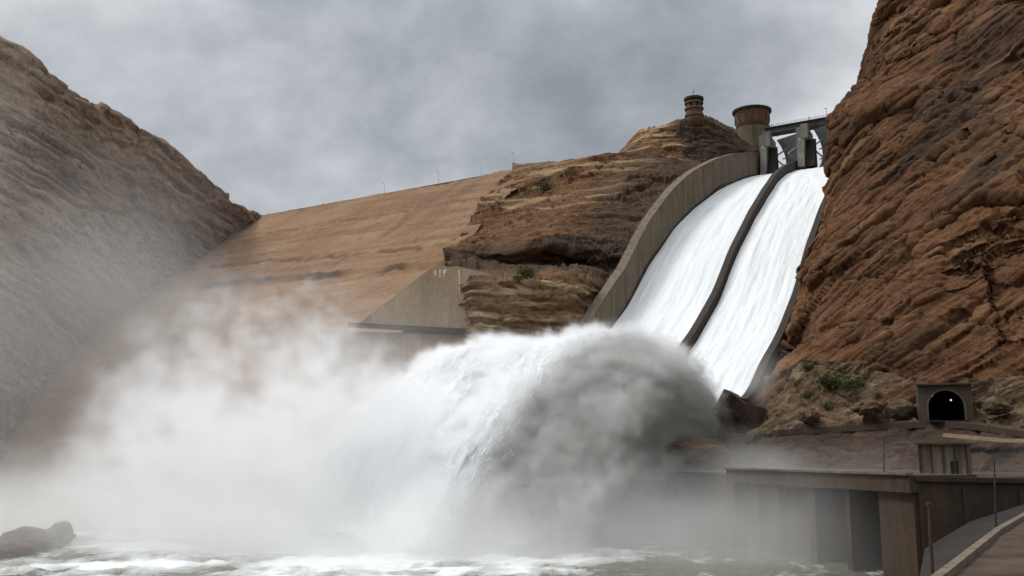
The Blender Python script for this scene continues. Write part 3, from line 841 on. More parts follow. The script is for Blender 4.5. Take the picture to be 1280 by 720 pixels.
# tunnel portal
tn = thing('tunnel_portal', 'grey concrete tunnel portal with a dark round arch at the foot of the red cliff', 'tunnel', tuple(TUN), TROT)
def arch(r, hs, n=14): return [(-r, 0.0)] + [(-r * math.cos(math.pi * k / n), hs + r * math.sin(math.pi * k / n)) for k in range(n + 1)] + [(r, 0.0)]
ar = arch(3.05, 2.5)
bm = bmesh.new()
n = len(ar)
outer = [(-4.7, -.3)] + [(-4.7 + 9.2 * k / (n - 3), 6.55) for k in range(n - 2)] + [(4.5, -.3)]
for y0, y1 in ((-2.0, 5.0),):
    A = [bm.verts.new((x, y0, z)) for x, z in ar]; B = [bm.verts.new((x, y0, z)) for x, z in outer]
    A2 = [bm.verts.new((x, y1, z)) for x, z in ar]; B2 = [bm.verts.new((x, y1, z)) for x, z in outer]
    for k in range(n - 1):
        bm.faces.new((A[k], A[k + 1], B[k + 1], B[k])); bm.faces.new((A2[k], B2[k], B2[k + 1], A2[k + 1]))
        bm.faces.new((A[k], A2[k], A2[k + 1], A[k + 1])); bm.faces.new((B[k], B[k + 1], B2[k + 1], B2[k]))
obj('headwall', bm, M['portalcon'], tn)
bm = bmesh.new(); box(bm, (-.1, -2.1, 6.68), (9.6, 1.2, .38), bev=.06); obj('coping', bm, M['portalcon'], tn)
bm = bmesh.new()
A = [bm.verts.new((x * .985, -1.6, z * .985)) for x, z in ar]; A2 = [bm.verts.new((x * .985, 29, z * .985)) for x, z in ar]
for k in range(n - 1): bm.faces.new((A[k], A2[k], A2[k + 1], A[k + 1]))
bm.faces.new(A2)
obj('lining', bm, M['dark'], tn)
bm = bmesh.new(); box(bm, (0, 12, -.2), (6.4, 34, .3)); obj('roadway', bm, M['asphalt'], tn)
bm = bmesh.new()
r_ = arch(3.35, 2.5)
for (x0, z0), (x1, z1), (x2, z2), (x3, z3) in zip(ar, ar[1:], r_, r_[1:]):
    prism(bm, [(x0, -2.06, z0), (x1, -2.06, z1), (x3, -2.06, z3), (x2, -2.06, z2)], (0, .3, 0))
obj('arch_ring', bm, M['concrete'], tn)
lm = bpy.data.materials.new('lamp_glow'); lm.use_nodes = True
bs = lm.node_tree.nodes['Principled BSDF']; bs.inputs['Emission Color'].default_value = (1, .97, .88, 1); bs.inputs['Emission Strength'].default_value = 1.2
bm = bmesh.new(); bmesh.ops.create_uvsphere(bm, u_segments=10, v_segments=6, radius=.17, matrix=Matrix.Translation((1.15, 1.5, 3.9)))
obj('lamp', bm, lm, tn)

# powerhouse on the river edge
PA = Vector((24.7, 185, 0)); PB = Vector((47, 115, 0)); pd = PB - PA; PL = pd.length; pu = pd.normalized()
pn = Vector((-pu.y, pu.x, 0))
if pn.x < 0: pn = -pn                                     # pn points into the bank
def ph(t, d, z): q = PA + pd * t + pn * d; return Vector((q.x, q.y, z))
def ph_box(bm, t0, t1, d0, d1, z0, z1):
    prism(bm, [ph(t0, d0, z0), ph(t1, d0, z0), ph(t1, d1, z0), ph(t0, d1, z0)], (0, 0, z1 - z0))
pw = thing('powerhouse', 'long brown concrete powerhouse with dark outlet bays between piers at the river edge', 'powerhouse', tuple(ph(.5, 8, 0)))
bm = bmesh.new(); ph_box(bm, 0, 1, 7, 27, -3, 10.3); obj('wall', bm, M['powercon'], pw, world=True)
bm = bmesh.new(); ph_box(bm, .44, 1.006, -.8, 9, 10.31, 12.3); obj('roof_slab', bm, M['powercon'], pw, world=True)
bm = bmesh.new(); ph_box(bm, -.01, .437, .6, 26, 10.305, 11.6); obj('roof_slab', bm, M['powercon'], pw, world=True)
bm = bmesh.new(); ph_box(bm, .437, 1.0, 9, 27, 10.305, 12.0); obj('terrace_slab', bm, M['powercon'], pw, world=True)
for t0, t1 in ((0, .05), (.10, .16), (.22, .27), (.33, .38), (.42, .452), (.50, .545), (.595, .622), (.715, .737), (.824, .838), (.916, 1.0)):
    bm = bmesh.new(); ph_box(bm, t0, t1, .0, 6.99, -3, 10.3); obj('pier', bm, M['powercon'], pw, world=True)
bm = bmesh.new(); ph_box(bm, .0, 1.0, 6.80, 6.98, -1, 10.2); obj('outlet_bay', bm, M['darkcon'], pw, world=True)
bm = bmesh.new(); ph_box(bm, .05, .42, .4, 1.4, 3.5, 10.28); obj('curtain_wall', bm, M['powercon'], pw, world=True)
bm = bmesh.new()                                          # arched head of one bay
n = 12; t0, t1 = .623, .714
for k in range(n):
    a0, a1 = math.pi * k / n, math.pi * (k + 1) / n
    f = lambda a: (t0 + t1) / 2 - (t1 - t0) / 2 * math.cos(a); g = lambda a: 7.0 + 3.0 * math.sin(a)
    prism(bm, [ph(f(a0), .5, g(a0)), ph(f(a1), .5, g(a1)), ph(f(a1), .5, 10.29), ph(f(a0), .5, 10.29)], pn * 2)
obj('arch_head', bm, M['powercon'], pw, world=True)
bm = bmesh.new(); ph_box(bm, .437, 1.006, -1.2, -.2, 12.32, 12.6); obj('roof_edge', bm, M['concrete'], pw, world=True)

# frontal wing wall to the right of the powerhouse
wf = thing('quay_wall', 'dark brown concrete quay wall turning right from the end of the powerhouse', 'quay wall', (62, 117, 0))
bm = bmesh.new(); prism(bm, [Vector((47.6, 114.9, -3)), Vector((110, 122, -3)), Vector((110, 122, 10.3)), Vector((47.6, 114.9, 11.6))], (1.5, 9, 0))
obj('wall', bm, M['powercon'], wf, world=True)
bm = bmesh.new(); prism(bm, [Vector((47.2, 114.3, 11.62)), Vector((110, 121.4, 10.32)), Vector((110, 121.4, 10.9)), Vector((47.2, 114.3, 12.2))], (1.5, 9, 0))
obj('coping', bm, M['darkcon'], wf, world=True)
bm = bmesh.new()
for x in (53, 60, 67, 74): prism(bm, [Vector((x, 114.9 + (x - 47.6) * .114 - .25, -3)), Vector((x + 1.1, 114.9 + (x - 46.5) * .114 - .25, -3)), Vector((x + 1.1, 114.9 + (x - 46.5) * .114 - .25, 10.9 - (x - 47) * .02)), Vector((x, 114.9 + (x - 47.6) * .114 - .25, 10.9 - (x - 47) * .02))], (0, .6, 0))
obj('buttress', bm, M['powercon'], wf, world=True)
# shelf fill behind both
bm = bmesh.new()
prism(bm, [Vector((66, 110, 10.1)), Vector((52, 150, 10.1)), Vector((45, 200, 10.1)), Vector((60, 215, 10.1)), Vector((120, 180, 10.1)), Vector((130, 123, 10.1)), Vector((75, 119, 10.1))], (0, 0, 1.7))
tag(obj('terrace', bm, M['soil']), kind='structure')

# pale panelled shed on the shelf
p0 = at(1150, 594, 128); p1 = at(1211, 594, 125); d = p1 - p0; d.z = 0; wS = d.length; rz = math.atan2(d.y, d.x)
sh = thing('shed', 'pale panelled shed with dark posts and a flat roof on the powerhouse shelf', 'shed', (p0.x, p0.y, 11.79), rz)
hS = at(1180, 556, 127).z - 11.8
bm = bmesh.new(); box(bm, (wS / 2, 2.2, hS / 2), (wS, 4, hS)); obj('wall', bm, M['concrete'], sh)
bm = bmesh.new(); box(bm, (wS / 2, 2.1, hS + .13), (wS + .5, 4.8, .22)); obj('roof', bm, M['powercon'], sh)
for k in range(5):
    bm = bmesh.new(); box(bm, (.1 + (wS - .2) * k / 4, .12, hS / 2 - .003), (.22, .3, hS - .02)); obj('post', bm, M['darkcon'], sh)
bm = bmesh.new(); box(bm, (wS * .72, .16, 1.05), (.9, .14, 2.1)); obj('door', bm, M['dark'], sh)
bm = bmesh.new(); box(bm, (wS * .45, -.4, .15), (wS * 1.1, 1.2, .3)); obj('plinth', bm, M['white'], sh)

# foreground bank, its kerb, the wet ramp
bm = bmesh.new()
e = [Vector((5, 22, 9)), Vector((22, 50, 9)), Vector((37, 75, 9)), Vector((53, 100, 9)), Vector((72, 112, 9)), Vector((140, 112, 9)), Vector((140, 22, 9))]
edge_n = Vector((-.85, .53, 0))
G = loft([[Vector((200, 22, 9.5)), Vector((200, 60, 9.5)), Vector((200, 90, 9.5)), Vector((200, 112, 9.5))],
          [Vector((60, 22, 9.2)), Vector((75, 55, 9.2)), Vector((90, 85, 9.2)), Vector((120, 112, 9.2))],
          [q for q in e[0:4]] + [Vector((72, 113, 9))],
          [q + edge_n * 3 + Vector((0, 0, -3.2)) for q in e[0:4]] + [Vector((70, 114, 6.5))],
          [q + edge_n * 11 + Vector((0, 0, -11)) for q in e[0:4]] + [Vector((66, 116, 4))]], 260, 160, 1, [0, 1, 2, 2.5, 3.5])
uu, vv = np.meshgrid(np.linspace(0, 1, 260), np.linspace(0, 3.5, 160))
P_ = G.reshape(-1, 3)
G[:, :, 2] += ((fbm(P_ * .12, 5) * .40 + fbm(P_ * .7, 4) * .14 + ridged(P_ * 1.6, 3) * .05).reshape(G.shape[:2])) * np.clip(np.abs(vv - 2) * 2, .1, 1)
tag(grid_object('foreground_bank', G, M['soil'], {}), kind='structure')
bm = bmesh.new()
for q, q2 in zip(e[0:4], e[1:4]):
    o_ = edge_n * .25
    prism(bm, [q + o_ + Vector((0, 0, -.3)), q2 + o_ + Vector((0, 0, -.3)), q2 - o_ + Vector((0, 0, -.3)), q - o_ + Vector((0, 0, -.3))], (0, 0, .62))
tag(obj('bank_kerb', bm, M['concrete']), 'worn concrete kerb running along the edge of the near brown bank', 'kerb')
bm = bmesh.new()
A_ = [(36, 78, -.5), (39, 96, 1.8), (45, 108, 4.6), (52, 112, 7.2), (60, 114, 9.2), (88, 117, 9.6)]; B_ = [(38, 70, -.5), (46, 82, 3.0), (52, 92, 6.0), (58, 100, 8.0), (66, 104, 9.2), (92, 106, 9.6)]
va = [bm.verts.new(p) for p in A_]; vb = [bm.verts.new(p) for p in B_]; vc = [bm.verts.new((p[0], p[1], p[2] - 4)) for p in A_]; vd = [bm.verts.new((p[0], p[1], p[2] - 4)) for p in B_]
for k in range(5):
    for q_ in ((va, vb), (vb, vd), (vd, vc), (vc, va)): bm.faces.new((q_[0][k], q_[0][k + 1], q_[1][k + 1], q_[1][k]))
bm.faces.new((va[0], vb[0], vd[0], vc[0])); bm.faces.new((va[5], vc[5], vd[5], vb[5]))
tag(obj('ramp', bm, M['asphalt']), kind='structure')

for px, pyt, pyb, Y, r0, lab in ((1161, 630, 724, 56, .13, 'tall thin dark pole leaning slightly in the right foreground by the river'),
                                 (1243, 578, 640, 99, .10, 'short thin dark pole on the far end of the near bank kerb'),
                                 (1105, 548, 612, 121, .09, 'thin pole standing on the powerhouse roof edge left of the pale shed')):
    b = at(px + (4 if Y == 56 else 0), pyb, Y); t = at(px, pyt, Y)
    po = thing('pole', lab, 'pole', tuple(b))
    bm = bmesh.new(); tube(bm, (0, 0, -2 if Y < 110 else 0), t - b, r0, r0 * .7, 8); obj('shaft', bm, M['rust' if Y == 56 else 'steel'], po)
    bm = bmesh.new(); q = t - b; lathe(bm, [(.01, .1), (r0 * 1.3, .08), (r0 * 1.3, -.1), (r0 * .7, -.12)], 8, q); obj('cap', bm, M['steel'], po)


# ------------------------------------------------------------------ boulders and shrubs
def boulder_mesh(sd, sx, sy, sz):
    bm = bmesh.new(); bmesh.ops.create_icosphere(bm, subdivisions=4, radius=1)
    P = np.array([v.co for v in bm.verts]) + sd * 7.7
    v_, e_ = facets(P * 1.1, 5); w_, f_ = facets(P * 2.6, 9)
    d = .28 * fbm(P * .9, 3) + .14 * ridged(P * 1.7, 3) + .06 * fbm(P * 6, 3) + .22 * v_ - .10 * (1 - sstep(0, .15, e_)) + .09 * w_
    for v, k in zip(bm.verts, d):
        v.co = v.co * (1 + k); v.co.x *= sx; v.co.y *= sy; v.co.z *= sz
    return bm
for px, py, Y, s, mt, lab in ((34, 678, 147, (5.4, 4, 1.7), 'bankrock', 'big dark brown rock in the rapids at the left edge of the photo'),
                              (74, 669, 150, (1.7, 1.8, 1.5), 'bankrock', 'small pointed reddish rock beside the big river rock at left'),
                              (6, 690, 138, (3.6, 3, 1.0), 'bankrock', 'low wet rock nearest the camera at the lower left corner'),
                              (870, 571, 187, (6.4, 4.5, 3.0), 'rubble', 'rounded pale rock hump at the far end of the powerhouse roof'),
                              (1126, 512, 186, (2.3, 2, 1.7), 'rubble', 'grey brown boulder leaning against the left of the tunnel portal'),
                              (1085, 510, 188, (2.6, 2, 1.5), 'rubble', 'tan boulder on the rubble slope below the large green shrub'),
                              (1012, 520, 198, (2.2, 1.8, 1.3), 'rubble', 'low tan boulder near the left end of the rubble slope'),
                              (1245, 510, 174, (3.2, 2, 1.2), 'rubble', 'flat pale boulder right of the tunnel portal')):
    p = at(px, py, Y)
    o = obj('boulder', boulder_mesh(px * .37, *s), M[mt], None, True); o.location = p; o.rotation_euler = (0, 0, px * .7)
    tag(o, lab, 'boulder', 'boulders on the banks and in the river')


def leaf_mat(name, a, b):
    t = NT(name); p = t.pos(); f = t.noise(p, 2.5, 3, .6)
    return t.done(t.mix(t.ramp(f, [(.35, 0.), (.65, 1.)]), a, b))
M['leaf'] = leaf_mat('olive_leaf', (.045, .060, .018), (.09, .10, .035))
M['wood'] = plain_mat('shrub_wood', (.07, .05, .035))


def shrub(p, r, lab, grp=None, sd=0):
    rg = np.random.RandomState(sd + 5)
    t = thing('shrub', lab, 'shrub', tuple(p), 0, grp)
    bm = bmesh.new(); vs = []
    nb = 9
    tips = []
    for k in range(nb):
        a = rg.rand() * 6.28; e = .35 + rg.rand() * .9; L = r * (.6 + .5 * rg.rand())
        q = Vector((math.cos(a) * math.cos(e), math.sin(a) * math.cos(e), math.sin(e) * .85)) * L; tips.append(q)
        tube(bm, (0, 0, -.3), q * .9, .05 * r, .015 * r, 5)
    obj('stem', bm, M['wood'], t)
    bm = bmesh.new()
    for q in tips:
        for _ in range(70):
            c = q * (.45 + .6 * rg.rand()) + Vector(rg.normal(size=3)) * r * .20
            n = Vector(rg.normal(size=3)).normalized(); u = n.orthogonal().normalized() * r * (.05 + .06 * rg.rand()); w = n.cross(u) * .6
            bm.faces.new([bm.verts.new(c + u), bm.verts.new(c + w), bm.verts.new(c - u), bm.verts.new(c - w)])
    me = bpy.data.meshes.new('foliage'); bm.to_mesh(me); bm.free(); link_mesh('foliage', me, M['leaf'], t)
deps = None


def drop(px, py, Y0, Y1):
    """first rock met along the sight line of a photo pixel"""
    bpy.context.view_layer.update()
    o = Vector((0, 0, CH)); d = (at(px, py, 100) - o).normalized()
    ok, loc, *_ = scene.ray_cast(bpy.context.evaluated_depsgraph_get(), o, d)
    return loc if ok else at(px, py, Y0)
for k, (px, py, r, lab) in enumerate((
        (1046, 486, 3.7, 'largest dark green shrub, in the middle of the rubble slope left of the tunnel'),
        (1030, 480, 2.0, 'round shrub touching the left side of the largest green shrub'),
        (1068, 484, 2.2, 'shrub touching the right side of the largest green shrub'),
        (1012, 462, 1.6, 'small shrub high on the left end of the rubble slope'),
        (1010, 497, 1.5, 'small shrub below and left of the largest green shrub'),
        (1034, 511, 1.8, 'olive shrub low on the rubble slope under the largest green shrub'),
        (1128, 520, 1.5, 'small dark shrub at the left foot of the tunnel portal'),
        (1098, 496, 1.2, 'tiny shrub between the largest green shrub and the tunnel'),
        (655, 345, 2.6, 'green shrub growing under the dark seam of the brown outcrop'),
        (684, 238, 2.4, 'olive shrub growing high on the brown bedded outcrop'),
        (648, 352, 1.7, 'smaller green shrub just left of the one under the dark seam'))):
    p = drop(px, py, 200, 300)
    shrub(p, r * (p.y / 200), lab, 'shrubs on the rock slopes', k)

# ------------------------------------------------------------------ river
ys = np.r_[np.arange(30, 105, 1.5), np.arange(105, 185, .40), np.arange(185, 345, 1.5)]
xs = np.r_[np.arange(-230, -95, 1.5), np.arange(-95, 60, .45), np.arange(60, 66, 1.5)]
X, Y = np.meshgrid(xs, ys)
imp = np.exp(-(((X + 15) / 45) ** 2 + ((Y - 150) / 35) ** 2))
imp = np.maximum(imp, .75 * np.exp(-(((X + 60) / 45) ** 2 + ((Y - 145) / 30) ** 2)))
P_ = np.stack([X * .09, Y * .13, X * 0], -1).reshape(-1, 3)
wv = ridged(P_ + fbm(P_ * .6, 2)[:, None] * .5, 4).reshape(X.shape) * .45 + fbm(P_ * 4, 4).reshape(X.shape) * .26 + ridged(P_ * 9, 3).reshape(X.shape) * .10
amp = .45 + .75 * imp
Z = wv * amp
foam = (fbm(np.stack([X * .035, Y * .075, X * 0 + 4], -1).reshape(-1, 3), 5).reshape(X.shape)) * .22 + .30 * imp + .10 * (wv - .3) - .02
foam = foam - .16 * sstep(-5, 25, X + (Y - 140) * .4)
tag(grid_object('river', np.stack([X, Y, Z], -1), M['river'], {'foam': foam}), kind='structure')

# ------------------------------------------------------------------ thrown water: two jets and the spray cloud
JX = [np.array(sp(-62, W + TC + W / 2)[:2]), np.array(sp(-62, W / 2)[:2])]      # lips of the right and the left chute
def jz(t, k): return (38.0 if k == 0 else 37.0) - .0088 * (t - 41) ** 2
def jw(t): return 10.0 + .06 * np.clip(t, 0, 200)
def jdrop(l, k): return np.where(l > 0, .034 if k == 0 else .012, .012) * l * l      # the flanks of a jet hang lower


def crest_edge(t): return np.interp(t, [0, 12, 30, 50, 75, 104], [.95, .80, .30, .0, -.22, -.45])   # the right flank of the right jet tears off early


def jet_core(k):
    nu, nv = 150, 330
    t = np.linspace(-2, 104, nv); l = np.linspace(-1, 1, nu)
    Tg, Lc = np.meshgrid(t, l, indexing='ij')
    Lg = -1.12 + (crest_edge(Tg) + 1.12) * (Lc + 1) / 2 if k == 0 else Lc
    hw = jw(Tg) * .86
    rag = fbm(np.stack([Tg * .06, Lg * 0 + np.sign(Lc) * 3, Lg * 0 + k * 5], -1).reshape(-1, 3), 4).reshape(Tg.shape)
    o = Lg * hw * (1 + .10 * rag); rg2 = fbm(np.stack([Tg * .16, Lg * 0 + np.sign(Lc) * 7, Lg * 0 + k * 5], -1).reshape(-1, 3), 4).reshape(Tg.shape)
    o = o + np.sign(Lc) * Lc ** 4 * (rag * 2.6 + rg2 * 1.6 - .05 * np.clip(Tg - 50, 0, 99)) * np.clip(Tg / 40, 0, 1)
    zt = jz(Tg, k) - jdrop(o, k) - .6 * Lc ** 2 * (1 + Tg / 60)
    Q = np.stack([Tg * .07, o * .16, Tg * 0 + k * 11], -1).reshape(-1, 3)
    zt = zt + ((fbm(Q, 5) * 1.5 + ridged(Q * 3, 3) * .45).reshape(Tg.shape)) * np.clip(.3 + Tg / 50, .3, 1)
    th = (1.5 + Tg * .035) * np.clip(1 - Lc ** 4, .02, 1)
    zb = zt - th
    def w(zz): return np.stack([JX[k][0] - Tg * AX[0] + o * LT[0], JX[k][1] - Tg * AX[1] + o * LT[1], zz], -1)
    A, B = w(zt), w(zb)
    G = np.concatenate([A, B[:, ::-1], A[:, :1]], 1)      # closed around
    return grid_object('water_jet', G, M['foam'])
for k in (0, 1):
    tag(jet_core(k), kind='structure')


def droplets():
    rg = np.random.RandomState(77); V = []; Fc = []
    base = np.array([(1, 0, 0), (-.5, .87, 0), (-.5, -.87, 0), (0, 0, 1.0), (0, 0, -1.0)]); fb = [(0, 1, 3), (1, 2, 3), (2, 0, 3), (1, 0, 4), (2, 1, 4), (0, 2, 4)]
    for k, n in ((0, 5200), (1, 3600)):
        T = rg.uniform(6, 102, n); hw = jw(T) * .9; le = crest_edge(T) if k == 0 else np.ones(n)
        L = np.where(rg.rand(n) < .5, rg.uniform(-1.1, 1, n) * hw, (le + rg.normal(0, .10, n)) * hw); L = np.minimum(L, le * hw + np.abs(rg.normal(0, 1.0, n)))
        up = np.minimum(rg.exponential(.55, n) * (.4 + T / 70), 1.5) - .4; fallz = np.where(L > le * hw, rg.exponential(3.0, n), 0)
        z = jz(T, k) - jdrop(L, k) + up - fallz
        vx = np.stack([-AX[0] + 0 * T, -AX[1] + 0 * T, -.0176 * (T - 41)], -1); vx /= np.linalg.norm(vx, axis=1)[:, None]
        r = .04 + np.minimum(rg.exponential(.055, n), .22); st = rg.uniform(1.5, 5, n)
        for i in np.nonzero(z > .5)[0]:
            p = np.array([JX[k][0] - T[i] * AX[0] + L[i] * LT[0], JX[k][1] - T[i] * AX[1] + L[i] * LT[1], z[i]])
            w = vx[i]; u = np.cross(w, (0, 0, 1.0)); u /= np.linalg.norm(u); q = np.cross(w, u)
            b = len(V); V.extend(p + r[i] * (c[0] * u + c[1] * q + c[2] * st[i] * w) for c in base); Fc.extend(tuple(b + j for j in f) for f in fb)
    me = bpy.data.meshes.new('water_droplets'); me.from_pydata([tuple(v) for v in V], [], Fc)
    tag(link_mesh('water_droplets', me, M['foam']), kind='stuff')
droplets()


def fieldnoise(shape, dx, L, beta, seed, an=(1, 1, 1)):
    """smooth random field on a grid: spectrum falling as a power of the wave number beyond 1/L"""
    r = np.random.RandomState(seed)
    f = np.fft.rfftn(r.normal(size=shape).astype(np.float32))
    kx = np.fft.fftfreq(shape[0], dx)[:, None, None] * an[0]; ky = np.fft.fftfreq(shape[1], dx)[None, :, None] * an[1]; kz = np.fft.rfftfreq(shape[2], dx)[None, None, :] * an[2]
    k2 = kx * kx + ky * ky + kz * kz + (1.0 / L) ** 2
    f *= (k2 ** (-beta / 2)).astype(np.float32)
    v = np.fft.irfftn(f, s=shape, axes=(0, 1, 2)).astype(np.float32)
    return v / v.std()


def vol_mat(name, col, aniso):
    m = bpy.data.materials.new(name); m.use_nodes = True; t = m.node_tree
    t.nodes.remove(t.nodes['Principled BSDF'])
    v = t.nodes.new('ShaderNodeVolumePrincipled'); v.inputs['Color'].default_value = (*col, 1); v.inputs['Anisotropy'].default_value = aniso
    v.inputs['Density'].default_value = 1.0; v.inputs['Density Attribute'].default_value = 'density'
    t.links.new(v.outputs[0], t.nodes['Material Output'].inputs['Volume'])
    return m


def volume_object(name, dens, lo, dx, mat, label=None):
    """a fog grid: the densities ride on loose points, a Volume Cube reads them back by index"""
    nx, ny, nz = dens.shape; N = nx * ny * nz
    me = bpy.data.meshes.new(name); me.vertices.add(N)
    co = np.zeros((N, 3), np.float32); co[:, 2] = lo[2]; co[:, 0] = lo[0]; co[:, 1] = lo[1]
    me.vertices.foreach_set('co', co.reshape(-1))
    a = me.attributes.new('dens', 'FLOAT', 'POINT'); a.data.foreach_set('value', dens.transpose(2, 1, 0).reshape(-1).astype(np.float32))
    o = bpy.data.objects.new(name, me); C.objects.link(o); me.materials.append(mat)
    g = bpy.data.node_groups.new(name + '_fog', 'GeometryNodeTree')
    g.interface.new_socket('Geometry', in_out='INPUT', socket_type='NodeSocketGeometry'); g.interface.new_socket('Geometry', in_out='OUTPUT', socket_type='NodeSocketGeometry')
    N_ = g.nodes.new; lk = g.links.new
    gi, go = N_('NodeGroupInput'), N_('NodeGroupOutput')
    vc = N_('GeometryNodeVolumeCube')
    hi = [lo[i] + dx * (dens.shape[i] - 1) for i in range(3)]
    vc.inputs['Min'].default_value = lo; vc.inputs['Max'].default_value = hi
    for k, v in zip(('Resolution X', 'Resolution Y', 'Resolution Z'), (nx, ny, nz)): vc.inputs[k].default_value = v
    p = N_('GeometryNodeInputPosition'); sx = N_('ShaderNodeSeparateXYZ'); lk(p.outputs[0], sx.inputs[0])
    idx = None
    for i, mul in ((0, 1), (1, nx), (2, nx * ny)):
        s = N_('ShaderNodeMath'); s.operation = 'SUBTRACT'; lk(sx.outputs[i], s.inputs[0]); s.inputs[1].default_value = lo[i]
        d = N_('ShaderNodeMath'); d.operation = 'DIVIDE'; lk(s.outputs[0], d.inputs[0]); d.inputs[1].default_value = dx
        r = N_('FunctionNodeFloatToInt'); r.rounding_mode = 'ROUND'; lk(d.outputs[0], r.inputs[0])
        q = N_('FunctionNodeIntegerMath'); q.operation = 'MULTIPLY_ADD'; lk(r.outputs[0], q.inputs[0]); q.inputs[1].default_value = mul
        if idx is not None: lk(idx, q.inputs[2])
        else: q.inputs[2].default_value = 0
        idx = q.outputs[0]
    na = N_('GeometryNodeInputNamedAttribute'); na.data_type = 'FLOAT'; na.inputs['Name'].default_value = 'dens'
    si = N_('GeometryNodeSampleIndex'); si.data_type = 'FLOAT'; si.clamp = True
    lk(gi.outputs[0], si.inputs['Geometry']); lk(na.outputs['Attribute'], si.inputs['Value']); lk(idx, si.inputs['Index'])
    lk(si.outputs['Value'], vc.inputs['Density'])
    sm = N_('GeometryNodeSetMaterial'); sm.inputs['Material'].default_value = mat
    lk(vc.outputs[0], sm.inputs['Geometry']); lk(sm.outputs[0], go.inputs[0])
    o.modifiers.new('fog', 'NODES').node_group = g
    return tag(o, label, None, None, 'stuff')


dx = 1.0
lo = (-125.0, 118.0, -1.0); shape = (int(190 / dx), int(135 / dx), int(66 / dx))
gx, gy, gz = [(lo[i] + dx * np.arange(shape[i])).astype(np.float32) for i in range(3)]
X, Y, Z = np.meshgrid(gx, gy, gz, indexing='ij')
n1 = fieldnoise(shape, dx, 30, 3.3, 1); n2 = fieldnoise(shape, dx, 8, 3.0, 2); n3 = fieldnoise(shape, dx, 40, 2.6, 3); n5 = fieldnoise(shape, dx, 4.5, 2.6, 6); n4 = fieldnoise(shape, dx, 9, 2.8, 4, (1, 1, 1.9))
# spray cloud thrown up where the jets land, drifting to the left
hx = [-125, -101, -88, -80, -74, -70, -66, -62, -55, -43, -33, -27, -21, -15, -9, -4, 4, 36, 65]
hz = [7, 8.5, 11, 15, 18, 23, 29, 37, 42, 42, 43, 39, 34, 29, 19, 11, 8, 7, 6]
Hc = np.interp(X, hx, hz).astype(np.float32)
yc = np.interp(X, [-125, -60, 0, 65], [168, 166, 164, 168]); wy = np.interp(X, [-125, -60, 0, 65], [34, 34, 28, 26])
e = np.clip(1 - ((Y - yc) / wy) ** 2, 0, 1) ** .6
front = sstep(-4, 4, Y - (138 + 3 * n1))
bil = .5 - np.abs(n2)                                     # cauliflower billows
top = Hc * e - 2.5 + 2.8 * n1 + 4.2 * bil + 1.6 * n5
cloud = sstep(-4, 11, top - Z) * front * e
cloud = cloud * np.clip(.56 + .32 * n3 + .38 * n2 + .24 * n5, .01, 2.8) * .105
cloud = cloud * np.interp(X, [-125, -100, -78, -60, 0, 12, 40, 65], [.10, .15, .32, .70, 1.2, .40, .08, .05])
# denser boil at the foot of the jets
boil = np.exp(-(((X + 16) / 20) ** 2 + ((Y - 150) / 14) ** 2)) * sstep(-3, 8, 10 + 3 * n1 - Z) * .28
dens = cloud + boil
def edge_fade(X, Y, Z): return sstep(0, 6, np.minimum(np.minimum(X - X.min(), X.max() - X), Y.max() - Y)) * sstep(0, 5, Z.max() - Z)
def grid_of(d): return (np.where(d < .0012, 0, d) * edge_fade(X, Y, Z)).astype(np.float32)
WHITE = vol_mat('white_spray', (.995, .995, .995), .1)
volume_object('spray', grid_of(dens), lo, dx, WHITE)

